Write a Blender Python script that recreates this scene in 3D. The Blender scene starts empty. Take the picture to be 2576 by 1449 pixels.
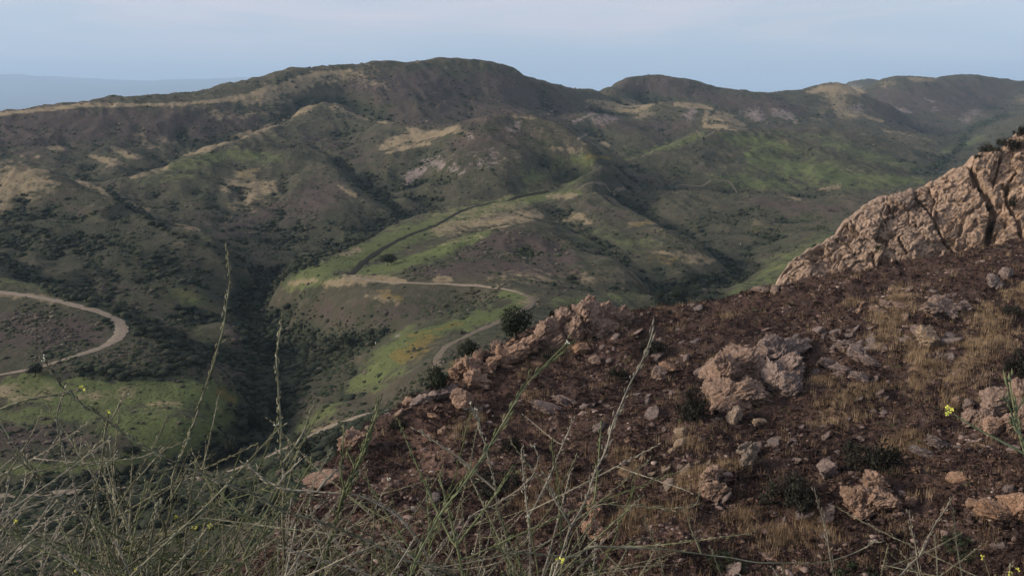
import bpy, math, random
import numpy as np
random.seed(7)
RNG = np.random.default_rng(11)
W0, H0, FP = 2576.0, 1449.0, 2230.9
PITCH = math.radians(12.5)
scene = bpy.context.scene
COL = scene.collection

# ---------------------------------------------------------------- camera geometry
def ray(px, py):
    """survey sheet position -> (x/y, z/y) of the line of sight from the viewpoint at the origin"""
    rx = (np.asarray(px, float) - W0 / 2) / FP
    ry = (H0 / 2 - np.asarray(py, float)) / FP
    yy = math.cos(PITCH) + ry * math.sin(PITCH)
    zz = -math.sin(PITCH) + ry * math.cos(PITCH)
    return rx / yy, zz / yy

def pt(px, py, D):
    a, e = ray(px, py)
    return np.array([a * D, D, e * D])

def unproj(a, e):
    f = math.cos(PITCH) - e * math.sin(PITCH)
    u = math.sin(PITCH) + e * math.cos(PITCH)
    return W0 / 2 + FP * a / f, H0 / 2 - FP * u / f

# ---------------------------------------------------------------- noise
def _h(ix, iy, iz, seed):
    n = (ix * 73856093) ^ (iy * 19349663) ^ (iz * 83492791) ^ (seed * 2654435761 & 0x7fffffff)
    n = (n ^ (n >> 13)) * 1274126177 & 0xffffffff
    n = (n ^ (n >> 16)) * 668265263 & 0xffffffff
    return ((n ^ (n >> 15)) & 0xffff) / 32767.5 - 1.0

def noise2(x, y, seed=0):
    ix = np.floor(x).astype(np.int64); iy = np.floor(y).astype(np.int64)
    fx = x - ix; fy = y - iy
    ux = fx * fx * fx * (fx * (fx * 6 - 15) + 10); uy = fy * fy * fy * (fy * (fy * 6 - 15) + 10)
    def g(dx, dy):
        h = _h(ix + dx, iy + dy, 0, seed) * math.pi
        return np.cos(h) * (fx - dx) + np.sin(h) * (fy - dy)
    a = g(0, 0); b = g(1, 0); c = g(0, 1); d = g(1, 1)
    return 1.5 * (a + (b - a) * ux + (c + (d - c) * ux - a - (b - a) * ux) * uy)

def noise3(x, y, z, seed=0):
    ix = np.floor(x).astype(np.int64); iy = np.floor(y).astype(np.int64); iz = np.floor(z).astype(np.int64)
    fx = x - ix; fy = y - iy; fz = z - iz
    ux = fx * fx * (3 - 2 * fx); uy = fy * fy * (3 - 2 * fy); uz = fz * fz * (3 - 2 * fz)
    def c(dx, dy, dz): return _h(ix + dx, iy + dy, iz + dz, seed)
    x00 = c(0,0,0) * (1-ux) + c(1,0,0) * ux; x10 = c(0,1,0) * (1-ux) + c(1,1,0) * ux
    x01 = c(0,0,1) * (1-ux) + c(1,0,1) * ux; x11 = c(0,1,1) * (1-ux) + c(1,1,1) * ux
    return (x00 * (1-uy) + x10 * uy) * (1-uz) + (x01 * (1-uy) + x11 * uy) * uz

def fbm2(x, y, oct=4, seed=0, gain=.5):
    s = 0; a = 1; t = 0
    for i in range(oct):
        s = s + a * noise2(x * 2**i, y * 2**i, seed + i); t += a; a *= gain
    return s / t

def fbm3(p, s, oct=3, seed=0, gain=.5):
    r = 0; a = 1
    for i in range(oct):
        q = p * (s * 2**i); r = r + a * noise3(q[:, 0] + 31.7 * i, q[:, 1], q[:, 2], seed + i); a *= gain
    return r

def sstep(e0, e1, x):
    t = np.clip((x - e0) / (e1 - e0), 0, 1); return t * t * (3 - 2 * t)

def worley(p, sc, seed=0):
    """broken-block noise: gap to the next block, height of the block (offset + tilt)"""
    q = p * sc; ip = np.floor(q).astype(np.int64); n = len(q)
    f1 = np.full(n, 9.); f2 = np.full(n, 9.); hv = np.zeros(n)
    for dx in (-1, 0, 1):
        for dy in (-1, 0, 1):
            for dz in (-1, 0, 1):
                c = ip + [dx, dy, dz]
                o = [(_h(c[:, 0], c[:, 1], c[:, 2], seed + k) * .5 + .5) for k in range(3)]
                v = q - (c + np.stack(o, 1)); d = np.sqrt((v * v).sum(1))
                g = _h(c[:, 0], c[:, 1], c[:, 2], seed + 3) * .55 + sum(v[:, k] * _h(c[:, 0], c[:, 1], c[:, 2], seed + 4 + k) for k in range(3)) * 1.1
                near = d < f1; f2 = np.where(near, f1, np.minimum(f2, d)); hv = np.where(near, g, hv); f1 = np.where(near, d, f1)
    return f2 - f1, hv

# ---------------------------------------------------------------- object helpers
def tag(o, label=None, cat=None, group=None, kind=None):
    if label: o['label'] = label
    if cat: o['category'] = cat
    if group: o['group'] = group
    if kind: o['kind'] = kind
    return o

def mesh_from(name, V, F, mat=None, smooth=False, attrs=None):
    """V (n,3); F: list of (k,m) index arrays, every array one polygon size"""
    V = np.asarray(V, np.float32)
    if isinstance(F, np.ndarray): F = [F]
    F = [f for f in F if len(f)]
    me = bpy.data.meshes.new(name)
    me.vertices.add(len(V)); me.vertices.foreach_set('co', V.ravel())
    nl = sum(f.size for f in F); npoly = sum(len(f) for f in F)
    me.loops.add(nl); me.polygons.add(npoly)
    me.loops.foreach_set('vertex_index', np.concatenate([f.ravel() for f in F]).astype(np.int32))
    st = []; o = 0
    for f in F:
        st.append(o + np.arange(len(f)) * f.shape[1]); o += f.size
    me.polygons.foreach_set('loop_start', np.concatenate(st).astype(np.int32))
    if smooth: me.polygons.foreach_set('use_smooth', np.ones(npoly, bool))
    me.update(calc_edges=True)
    for k, v in (attrs or {}).items():
        v = np.asarray(v, np.float32)
        if v.ndim == 1:
            at = me.attributes.new(k, 'FLOAT', 'POINT'); at.data.foreach_set('value', v)
        else:
            at = me.attributes.new(k, 'FLOAT_COLOR', 'POINT'); at.data.foreach_set('color', v.ravel())
    if mat: me.materials.append(mat)
    return me

def link(name, me, parent=None, loc=None):
    o = bpy.data.objects.new(name, me); COL.objects.link(o)
    if parent is not None: o.parent = parent
    if loc is not None: o.location = loc
    return o

def empty(name, loc=(0, 0, 0)):
    o = bpy.data.objects.new(name, None); o.location = loc; COL.objects.link(o); return o

def joinparts(parts):
    """parts: list of (V, F) with F one (k,m) array -> V, [F3, F4]"""
    V = []; by = {}; off = 0
    for v, f in parts:
        V.append(v); by.setdefault(f.shape[1], []).append(f + off); off += len(v)
    return np.concatenate(V), [np.concatenate(x) for x in by.values()]

# ---------------------------------------------------------------- materials
def new_mat(name, rough=.9):
    m = bpy.data.materials.new(name); m.use_nodes = True
    nt = m.node_tree; b = nt.nodes['Principled BSDF']
    b.inputs['Roughness'].default_value = rough
    b.inputs['Specular IOR Level'].default_value = .15
    return m, nt, b

def N(nt, t, **kw):
    n = nt.nodes.new(t)
    for k, v in kw.items():
        if k.startswith('i_'):
            n.inputs[k[2:].replace('_', ' ')].default_value = v
        else: setattr(n, k, v)
    return n

def mixc(nt, fac, a, b, mode='MIX'):
    n = nt.nodes.new('ShaderNodeMix'); n.data_type = 'RGBA'; n.blend_type = mode
    for s, v in ((0, fac), (6, a), (7, b)):
        if hasattr(v, 'is_linked') or hasattr(v, 'links'): nt.links.new(v, n.inputs[s])
        elif isinstance(v, (int, float)): n.inputs[s].default_value = v
        else: n.inputs[s].default_value = (*v, 1)
    return n.outputs[2]

def mth(nt, op, a, b=None, clamp=False):
    n = nt.nodes.new('ShaderNodeMath'); n.operation = op; n.use_clamp = clamp
    for s, v in ((0, a), (1, b)):
        if v is None: continue
        if hasattr(v, 'links'): nt.links.new(v, n.inputs[s])
        else: n.inputs[s].default_value = v
    return n.outputs[0]

def noise_node(nt, scale, detail=4, rough=.6, vec=None, out='Fac', dist=0):
    n = N(nt, 'ShaderNodeTexNoise'); n.inputs['Scale'].default_value = scale
    n.inputs['Detail'].default_value = detail; n.inputs['Roughness'].default_value = rough
    n.inputs['Distortion'].default_value = dist
    if vec is not None: nt.links.new(vec, n.inputs['Vector'])
    return n.outputs[out]

def ramp(nt, fac, stops):
    n = N(nt, 'ShaderNodeValToRGB'); cr = n.color_ramp
    while len(cr.elements) < len(stops): cr.elements.new(.5)
    for e, (p, c) in zip(cr.elements, stops):
        e.position = p; e.color = (*c, 1) if not isinstance(c, (int, float)) else (c, c, c, 1)
    nt.links.new(fac, n.inputs[0]); return n.outputs[0]
HAZE_D = 4.0e-5
# ---------------------------------------------------------------- terrain survey: lines of (px, py, distance)
# every line is a ridge, a valley or a break of slope; z between them is interpolated
LINES = [
 # skyline ridge, left to main peak
 [(-500,345,1150),(-200,310,1230),(0,285,1300),(200,264,1320),(330,258,1330),(450,261,1350),(600,246,1420),(700,209,1500),(800,183,1560),(870,176,1600),(960,163,1650),(1080,164,1700),(1190,153,1750),(1230,160,1760),(1300,180,1800),(1360,206,1850),(1400,220,1900),(1470,229,2000),(1505,229,2080)],
 # second peak and saddle to the right
 [(1540,207,2200),(1580,193,2300),(1640,186,2350),(1680,190,2350),(1760,207,2380),(1850,226,2420),(1950,234,2450),(2020,230,2500),(2070,216,2550),(2110,206,2600),(2180,236,2500),(2260,262,2500)],
 # far ridge right
 [(2225,203,3300),(2245,187,3300),(2262,182,3300),(2310,189,3350),(2365,198,3400),(2400,191,3450),(2430,184,3450),(2455,189,3450),(2520,196,3500),(2576,201,3500),(2800,210,3600),(3100,230,3600)],
 # far blue knob
 [(2118,208,5200),(2160,192,5200),(2190,191,5200),(2218,203,5200)],
 # behind the skyline: ground falls away to the plain
 [(-500,470,1600),(0,400,1800),(450,380,1850),(800,330,2100),(1190,300,2300),(1480,330,2500)],
 [(1560,330,2900),(1700,330,3000),(1950,300,2900),(2120,290,3000)],
 [(2140,290,4500),(2300,280,4500),(2576,300,4700),(2900,330,4700)],
 [(-900,400,3500),(0,330,4500),(800,320,4500),(1500,330,5000),(2150,290,6500),(2700,300,6500)],
 # plain
 [(-900,330,9000),(0,300,11000),(1000,290,11000),(2000,290,12000),(3100,290,12000)],
 # distant range
 [(-900,200,45000),(-300,180,45000),(0,187,45000),(100,191,45000),(200,203,45000),(330,211,45000),(450,201,45000),(640,195,45000),(760,203,45000),(900,217,46000),(1200,232,48000),(1800,234,50000),(2500,234,50000),(3100,234,50000)],
 [(-900,262,34000),(0,262,34000),(600,262,34000),(1200,262,34000),(2000,262,34000),(3100,262,34000)],
 [(-900,240,74000),(600,238,74000),(2000,236,74000),(3100,236,74000)],
 # left big face: foot
 [(-500,470,1010),(-200,440,1020),(0,400,1060),(120,398,1080),(230,415,1080),(330,432,1080)],
 [(0,340,1180),(300,340,1230),(550,330,1300),(700,260,1430)],
 [(250,395,1110),(300,412,1060),(340,430,1030)],
 [(290,375,1160),(340,398,1090),(385,420,1050)],
 # valley behind spur B
 [(790,288,1480),(720,318,1350),(640,352,1260),(560,385,1180),(480,412,1120),(400,436,1070),(300,470,1010)],
 # spur B crest
 [(835,262,1420),(800,260,1400),(740,284,1340),(700,304,1280),(660,325,1220),(600,345,1150),(540,365,1100),(480,390,1050),(420,418,1010),(350,442,970),(270,460,930)],
 # second limb of B to the east, saddle with dry field
 [(835,262,1420),(880,284,1340),(960,305,1240),(1030,324,1170),(1110,331,1120),(1150,316,1100),(1200,301,1090),(1260,300,1100),(1320,291,1120),(1380,300,1130),(1430,325,1080),(1500,372,1030),(1530,392,1000)],
 # valley behind that limb under the main mountain
 [(880,300,1500),(960,322,1420),(1050,344,1380),(1130,350,1340),(1250,325,1340),(1400,330,1400),(1480,360,1350),(1560,385,1320)],
 # main mountain face gullies and ribs
 [(1010,200,1600),(1020,250,1520),(1030,300,1440)],
 [(960,180,1620),(930,230,1530),(900,275,1460)],
 [(1190,175,1720),(1150,240,1600),(1120,310,1440)],
 [(1230,180,1730),(1190,260,1580),(1170,300,1480)],
 [(1300,200,1760),(1290,260,1640),(1300,290,1520)],
 [(1360,230,1820),(1400,280,1700),(1440,330,1550)],
 # B face: rib, gully, rib
 [(700,304,1280),(760,352,1150),(800,400,1040),(860,445,960),(930,500,900),(985,535,860)],
 [(640,400,1040),(640,460,960),(700,540,860),(740,600,780),(760,640,720)],
 [(860,330,1230),(860,400,1080),(910,460,990),(975,505,920),(1000,530,890)],
 [(780,440,980),(860,520,860),(870,580,800)],
 [(480,440,960),(500,520,860),(560,590,760),(620,640,690)],
 [(400,500,880),(470,550,800)],
 # rocky hill G
 [(1200,301,1090),(1150,380,1020),(1080,440,960),(1030,490,920)],
 [(1320,320,1090),(1330,400,1000),(1280,450,950),(1180,475,930)],
 [(960,350,1130),(950,400,1060),(960,450,1000)],
 [(1060,350,1110),(1080,400,1040)],
 [(1532,392,1000),(1510,420,980),(1480,450,965),(1455,472,955)],
 # canyon between B and the mesa
 [(1100,512,980),(1000,540,870),(930,592,800),(860,628,740),(780,662,690),(700,690,650),(640,712,620)],
 # canyon main
 [(640,712,620),(640,745,590),(618,800,555),(650,860,515),(685,900,490),(655,960,445),(640,1020,405),(612,1080,370),(565,1138,335),(400,1192,312),(200,1215,305),(0,1232,300),(-300,1240,300),(-700,1240,300)],
 # valley behind hill C
 [(-300,470,960),(0,462,930),(120,462,880),(240,500,800),(330,545,750),(420,585,710),(500,610,680),(580,655,650)],
 # hill C crest
 [(-500,470,760),(-200,440,760),(0,428,760),(60,417,755),(120,426,745),(200,455,720),(270,488,700),(350,524,680),(430,558,660),(500,582,640),(560,612,625),(600,645,610)],
 [(0,530,660),(150,570,630),(300,630,590),(450,700,560),(550,750,545),(585,790,540)],
 [(100,500,680),(200,590,620),(250,680,560)],
 [(600,680,600),(590,740,570),(560,800,535),(480,820,500)],
 # small knob in the canyon fork
 [(560,812,500),(600,835,490),(640,860,490)],
 [(540,850,480),(600,900,470)],
 # valley at foot of C
 [(-500,640,560),(-200,650,545),(0,668,535),(150,726,520),(300,790,492),(420,842,470),(520,888,452),(610,935,440)],
 # hill E crest with road
 [(-500,650,500),(-200,670,500),(0,693,490),(100,713,480),(200,735,465),(300,775,445),(400,848,420),(500,900,400),(570,940,400)],
 [(-500,820,420),(-200,830,420),(0,830,412),(120,840,405),(230,850,405)],
 [(-500,945,368),(0,950,362),(200,925,370),(350,930,372),(500,950,375)],
 # meadow
 [(-500,1010,350),(0,1010,346),(250,1010,348),(450,1000,355),(580,1010,362)],
 [(-500,1120,315),(0,1110,322),(150,1120,322),(300,1110,322),(450,1090,330),(560,1080,340)],
 [(-300,1180,308),(100,1175,310),(300,1165,315),(450,1140,325)],
 # bottom left foot of our own slope, with the lower road
 [(-500,1300,262),(0,1262,272),(250,1240,280),(500,1212,290),(700,1150,305),(800,1095,318),(900,1055,330),(980,1020,342)],
 [(-500,1420,190),(0,1380,205),(300,1360,210),(550,1330,215),(700,1300,220)],
 [(-500,1460,160),(0,1460,160),(400,1460,160),(650,1460,170)],
 # mesa edge
 [(712,728,560),(722,700,575),(760,654,600),(850,621,655),(950,586,740),(1000,562,780),(1100,521,860),(1200,500,910),(1300,482,950),(1400,476,960),(1460,479,950)],
 [(880,690,547),(1000,642,612),(1100,600,680),(1200,560,752),(1300,520,840),(1400,495,910)],
 [(800,700,545),(760,725,535),(850,720,525)],
 # knoll H crest
 [(950,690,540),(1000,668,548),(1100,632,580),(1200,590,620),(1260,573,640),(1300,571,645),(1360,581,640),(1450,620,610),(1550,662,575),(1620,700,550),(1680,742,535)],
 # behind knoll (mesa hollow / gully)
 [(1060,632,620),(1150,598,680),(1260,562,740),(1350,560,760),(1450,606,720),(1560,655,680),(1660,705,640),(1740,742,610)],
 # road bench on H
 [(880,696,535),(950,710,520),(1050,714,505),(1200,719,495),(1300,733,480),(1338,750,468),(1325,775,450),(1290,795,435),(1200,838,410),(1120,876,385),(1098,910,365),(1100,950,352)],
 [(1000,850,430),(1080,825,428),(1180,792,440),(1280,755,462)],
 [(900,985,385),(960,905,405),(1000,850,430)],
 [(900,760,495),(1000,780,475),(1100,770,478),(1200,755,485)],
 [(740,800,540),(800,860,490),(860,900,445),(900,930,415)],
 [(720,960,430),(800,1000,385),(860,1030,355)],
 [(950,1000,360),(1000,960,360)],
 [(1450,700,530),(1500,730,500),(1560,760,480),(1600,790,470)],
 [(1380,640,590),(1420,700,520),(1420,760,465),(1400,800,440)],
 # ridge J right of mesa
 [(1460,485,940),(1520,497,900),(1580,525,860),(1640,555,820),(1700,583,775),(1770,622,730),(1835,668,690)],
 [(1400,530,860),(1500,590,760),(1600,640,690),(1700,680,650),(1760,715,625)],
 # gully right of J
 [(1540,508,980),(1600,548,930),(1660,580,880),(1720,612,830),(1790,650,760),(1850,685,700),(1800,712,650),(1740,742,610),(1690,775,575),(1640,800,545)],
 [(1700,500,980),(1760,560,890),(1830,630,780)],
 # rib and gully of L
 [(1850,500,980),(1870,560,880),(1878,640,770)],
 [(1960,520,930),(1915,600,810),(1880,660,730)],
 # ridge L crest
 [(1460,470,1010),(1530,476,1020),(1600,477,1030),(1750,471,1040),(1850,480,1040),(1950,500,1010),(2010,506,990),(2100,492,970),(2200,485,960),(2300,470,960),(2500,450,950),(2800,420,950)],
 # right wall of canyon W
 [(2000,560,850),(2050,600,760),(1980,650,690),(1900,700,640),(1830,760,580)],
 [(2200,560,800),(2300,600,700),(2150,660,620),(2000,720,560)],
 [(2576,560,750),(2576,640,600),(2900,600,600)],
 # valley behind L, foot of M
 [(1560,440,1180),(1620,472,1150),(1700,502,1130),(1800,512,1130),(1900,524,1120),(2000,545,1100),(2150,522,1080),(2300,508,1080),(2500,480,1100)],
 [(1560,452,1120),(1700,520,1085),(1850,532,1085),(2000,556,1040),(2200,530,1020)],
 # M crest
 [(1560,408,1230),(1600,392,1280),(1700,351,1380),(1780,330,1440),(1850,328,1450),(1950,341,1440),(2050,366,1400),(2200,406,1350),(2330,447,1320)],
 [(1900,360,1380),(1860,400,1280),(1790,448,1180)],
 [(1850,370,1350),(1780,410,1250),(1740,448,1190)],
 [(2000,400,1330),(2050,440,1230),(2080,470,1190)],
 # valley behind M
 [(1560,405,1420),(1640,390,1500),(1700,375,1530),(1790,362,1600),(1880,362,1620),(2000,388,1560),(2150,428,1480),(2300,458,1430),(2380,452,1460)],
 [(1600,415,1340),(1700,385,1440),(1850,372,1520),(2050,412,1460),(2200,445,1400)],
 # hill P1, P2
 [(1440,320,1560),(1450,295,1650),(1480,283,1700),(1530,290,1700),(1570,312,1650),(1610,345,1560)],
 [(1480,330,1600),(1520,360,1520)],
 [(1530,300,1900),(1600,270,1950),(1650,262,1950),(1710,257,1950),(1760,268,1920),(1785,290,1800),(1830,318,1650),(1880,326,1600)],
 [(1640,330,1650),(1700,310,1720),(1740,330,1650)],
 [(1480,250,2150),(1560,262,2080),(1640,270,2020)],
 # foot of the second mountain
 [(1500,246,2250),(1600,252,2220),(1700,274,2140),(1800,302,2060),(1900,325,1990),(2000,335,1950),(2100,345,1930),(2200,368,1890),(2300,392,1850)],
 [(1560,215,2280),(1620,235,2260)],
 [(1800,235,2300),(1950,260,2250)],
 # tan spur right
 [(2110,206,2600),(2100,230,2500),(2150,270,2380),(2178,292,2300),(2220,303,2250),(2284,331,2120),(2348,348,2020),(2390,370,1950)],
 [(2060,240,2450),(2060,290,2250),(2080,305,2150)],
 # valley behind the tan spur
 [(2170,250,2800),(2220,290,2650),(2300,325,2450),(2370,345,2300),(2420,360,2150)],
 [(2225,240,3100),(2300,250,3050),(2400,260,3050),(2500,270,3100)],
 [(2250,290,2800),(2350,310,2750),(2430,300,2800)],
 # right canyon
 [(2420,360,2150),(2440,335,2450),(2500,305,2700),(2560,280,2900),(2700,240,3200)],
 [(2440,370,2000),(2500,330,2250),(2576,290,2400),(2800,230,2500)],
 [(2420,430,1400),(2500,420,1300),(2576,380,1300),(2800,330,1300)],
 # ridge R2 and valley floor
 [(1880,318,1800),(2000,320,1800),(2120,332,1780),(2200,346,1760),(2300,372,1740),(2385,400,1720)],
 [(2000,345,1700),(2150,380,1620),(2280,415,1560)],
 [(2395,408,1700),(2420,385,1850)],
 # our own slope under the viewpoint
 [(-2000,2080,1.1),(0,2080,1.1),(1288,2080,1.1),(2576,2080,1.1),(4500,2080,1.1)],
 [(-500,1640,3.2),(600,1640,3.2),(1288,1640,3.2),(2000,1640,3.2),(3000,1640,3.2)],
 [(-600,1570,10),(600,1570,10),(1288,1560,10),(2000,1550,10),(3100,1550,10)],
 [(-600,1560,30),(600,1560,30),(1288,1540,30),(2000,1525,30),(3100,1520,30)],
 [(-600,1560,60),(300,1560,60),(600,1530,52)],
 [(-600,1550,100),(0,1550,100),(400,1540,100)],
 # burnt ridge
 [(600,1520,62),(680,1420,70),(735,1320,76),(795,1212,83),(870,1130,89),(930,1062,94),(1000,1012,98),(1100,962,103),(1150,930,105),(1220,882,109),(1300,850,112),(1400,812,116),(1480,798,120),(1590,785,122),(1700,769,123),(1800,751,124),(1900,735,124.5),(2000,715,125),(2100,698,125.5),(2250,672,126),(2400,645,128),(2576,610,130),(2800,570,133),(3100,540,135)],
 [(1000,1449,62),(1300,1449,61),(1700,1449,59),(2200,1449,57),(2576,1449,54),(3000,1449,50)],
 [(850,1330,72),(1000,1300,72),(1300,1270,72),(1700,1250,69),(2200,1230,66),(2576,1210,63),(3000,1200,60)],
 [(1000,1120,87),(1300,1080,88),(1700,1050,83),(2200,1020,80),(2576,1000,76),(3000,990,74)],
 [(1350,930,104),(1700,900,101),(2200,850,96),(2576,800,95),(3000,780,95)],
 # behind the burnt ridge
 [(560,1560,80),(660,1480,90),(750,1360,100),(840,1240,108),(920,1150,115),(1000,1080,122),(1150,990,130),(1300,910,138),(1480,860,142),(1700,820,142),(1900,800,142),(2100,790,145),(2300,790,150),(2576,760,155),(3000,720,160)],
 [(700,1420,150),(850,1230,180),(1000,1150,200),(1200,1050,210),(1450,960,220),(1700,920,230),(2000,900,240),(2300,880,240),(2700,850,240)],
 [(1050,1060,270),(1250,960,300),(1450,880,330),(1650,850,360),(1900,830,380),(2200,800,380),(2700,780,380)],
]
A_MAX = 1.15
def build_rbf():
    P = []
    for L in LINES:
        L = np.array(L, float)
        for i in range(len(L) - 1):
            p, q = L[i], L[i + 1]
            ap, ep = ray(p[0], p[1]); aq, eq = ray(q[0], q[1])
            d = math.hypot(ap - aq, math.log(q[2] / p[2]))
            n = max(1, int(math.ceil(d / .05)))
            for k in range(n + (i == len(L) - 2)):
                t = k / n
                D = math.exp(math.log(p[2]) * (1 - t) + math.log(q[2]) * t)
                a, e = ray(p[0] * (1 - t) + q[0] * t, p[1] * (1 - t) + q[1] * t)
                P.append((a, math.log(D), e))
    P = np.array(P)
    # thin out duplicates
    keep = []
    for i in range(len(P)):
        if all(abs(P[i, 0] - P[j, 0]) + abs(P[i, 1] - P[j, 1]) > .008 for j in keep): keep.append(i)
    return P[keep]
CP = build_rbf()
CC = .012
def kern(r2): return np.sqrt(r2 + CC * CC)
n = len(CP)
d2 = (CP[:, None, 0] - CP[None, :, 0])**2 + (CP[:, None, 1] - CP[None, :, 1])**2
M = np.zeros((n + 3, n + 3)); M[:n, :n] = kern(d2) - np.eye(n) * .004
M[:n, n] = 1; M[:n, n+1] = CP[:, 0]; M[:n, n+2] = CP[:, 1]; M[n:, :n] = M[:n, n:].T
WT = np.linalg.solve(M, np.concatenate([CP[:, 2], [0, 0, 0]]))
def rbf(a, l):
    out = np.empty(a.size); a = a.ravel(); l = l.ravel()
    for s in range(0, a.size, 20000):
        aa = a[s:s+20000]; ll = l[s:s+20000]
        r = kern((aa[:, None] - CP[None, :, 0])**2 + (ll[:, None] - CP[None, :, 1])**2)
        out[s:s+20000] = r @ WT[:n] + WT[n] + aa * WT[n+1] + ll * WT[n+2]
    return out
# control grid then bicubic-ish (smoothed linear) upsampling
GA = np.linspace(-A_MAX, A_MAX, 461)
GL = np.concatenate([np.linspace(0, math.log(45), 50, endpoint=False), np.linspace(math.log(45), math.log(160), 90, endpoint=False),
                     np.linspace(math.log(160), math.log(3500), 330, endpoint=False), np.linspace(math.log(3500), math.log(75000), 100)])
GE = rbf(*[g.ravel() for g in np.meshgrid(GA, GL)]).reshape(len(GL), len(GA))
def blur_(A, k, ax):
    P_ = np.pad(A, [(k, k) if i == ax else (0, 0) for i in (0, 1)], mode='edge'); c_ = np.insert(np.cumsum(P_, axis=ax), 0, 0, axis=ax); n_ = A.shape[ax]
    return (np.take(c_, np.arange(2*k+1, 2*k+1+n_), ax) - np.take(c_, np.arange(0, n_), ax)) / (2*k+1)
# sharpen spurs and gullies of the middle distance
wt_ = (sstep(math.log(175), math.log(320), GL) * (1 - sstep(math.log(2000), math.log(3300), GL)))[:, None]
GE = GE + wt_ * .55 * np.clip(GE - blur_(blur_(GE, 8, 1), 5, 0), -.008, .004)
def base_e(a, l):
    """bilinear sample of the control grid"""
    a = np.clip(a, -A_MAX, A_MAX - 1e-6); l = np.clip(l, 0, GL[-1] - 1e-6)
    fa = (a + A_MAX) / (2 * A_MAX) * (len(GA) - 1); ia = np.clip(fa.astype(int), 0, len(GA) - 2); fa = fa - ia
    il = np.clip(np.searchsorted(GL, l, side='right') - 1, 0, len(GL) - 2)
    fl = (l - GL[il]) / (GL[il+1] - GL[il])
    return (GE[il, ia] * (1-fa) + GE[il, ia+1] * fa) * (1-fl) + (GE[il+1, ia] * (1-fa) + GE[il+1, ia+1] * fa) * fl

TRACKS = {
 'left': [(-320,722),(-100,727),(0,737),(100,750),(190,769),(255,787),(295,808),(306,832),(283,860),(220,887),(120,918),(30,938),(-120,965),(-350,985)],
 'bend': [(1318,741),(1340,752),(1335,768),(1300,790),(1250,812),(1190,838),(1130,868),(1104,896),(1098,930)],
 'knoll': [(884,694),(920,704),(980,711),(1060,713),(1140,717),(1220,722),(1290,732),(1320,742)],
 'mesa': [(880,692),(905,668),(935,645),(985,614),(1040,588),(1100,566),(1160,532),(1230,512),(1300,497),(1380,482)],
 'floor': [(-200,1262),(0,1250),(150,1240),(330,1228),(480,1208),(600,1180),(700,1142),(780,1100),(840,1072),(905,1049),(940,1040)]}
def base_hit(px, py, d0=150., d1=1600.):
    a, e = ray(px, py); D = np.exp(np.linspace(math.log(d0), math.log(d1), 700)); z = base_e(a + 0 * D, np.log(D)) * D
    k = np.argmax(z >= e * D); return (a * D[k], D[k]) if z[k] >= e * D[k] else None
DAMP = []
for k_, L_ in TRACKS.items():
    W_ = [base_hit(*p_) for p_ in L_]; W_ = [w_ for w_ in W_ if w_]
    for p_, q_ in zip(W_[:-1], W_[1:]):
        m_ = max(1, int(math.hypot(p_[0] - q_[0], p_[1] - q_[1]) / 14))
        if math.hypot(p_[0] - q_[0], p_[1] - q_[1]) < 260: DAMP += [(p_[0] + (q_[0] - p_[0]) * i_ / m_, p_[1] + (q_[1] - p_[1]) * i_ / m_) for i_ in range(m_)]
DAMP = np.array(DAMP)
GX0, GX1, GY0, GY1, GS = -520., 520., 150., 1250., 5.
gx_, gy_ = np.meshgrid(np.arange(GX0, GX1, GS), np.arange(GY0, GY1, GS))
TRD = np.full(gx_.shape, 1e4)
for p_ in DAMP: TRD = np.minimum(TRD, np.hypot(gx_ - p_[0], gy_ - p_[1]))
def track_dist(x, y):
    """metres to the nearest road or track"""
    fx = (x - GX0) / GS; fy = (y - GY0) / GS; ins = (fx > 0) & (fy > 0) & (fx < gx_.shape[1] - 1.01) & (fy < gx_.shape[0] - 1.01)
    fx = np.where(ins, fx, 0); fy = np.where(ins, fy, 0); ix = fx.astype(int); iy = fy.astype(int); fx = fx - ix; fy = fy - iy
    d = (TRD[iy, ix] * (1-fx) + TRD[iy, ix+1] * fx) * (1-fy) + (TRD[iy+1, ix] * (1-fx) + TRD[iy+1, ix+1] * fx) * fy
    return np.where(ins, d, 1e4)
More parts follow.
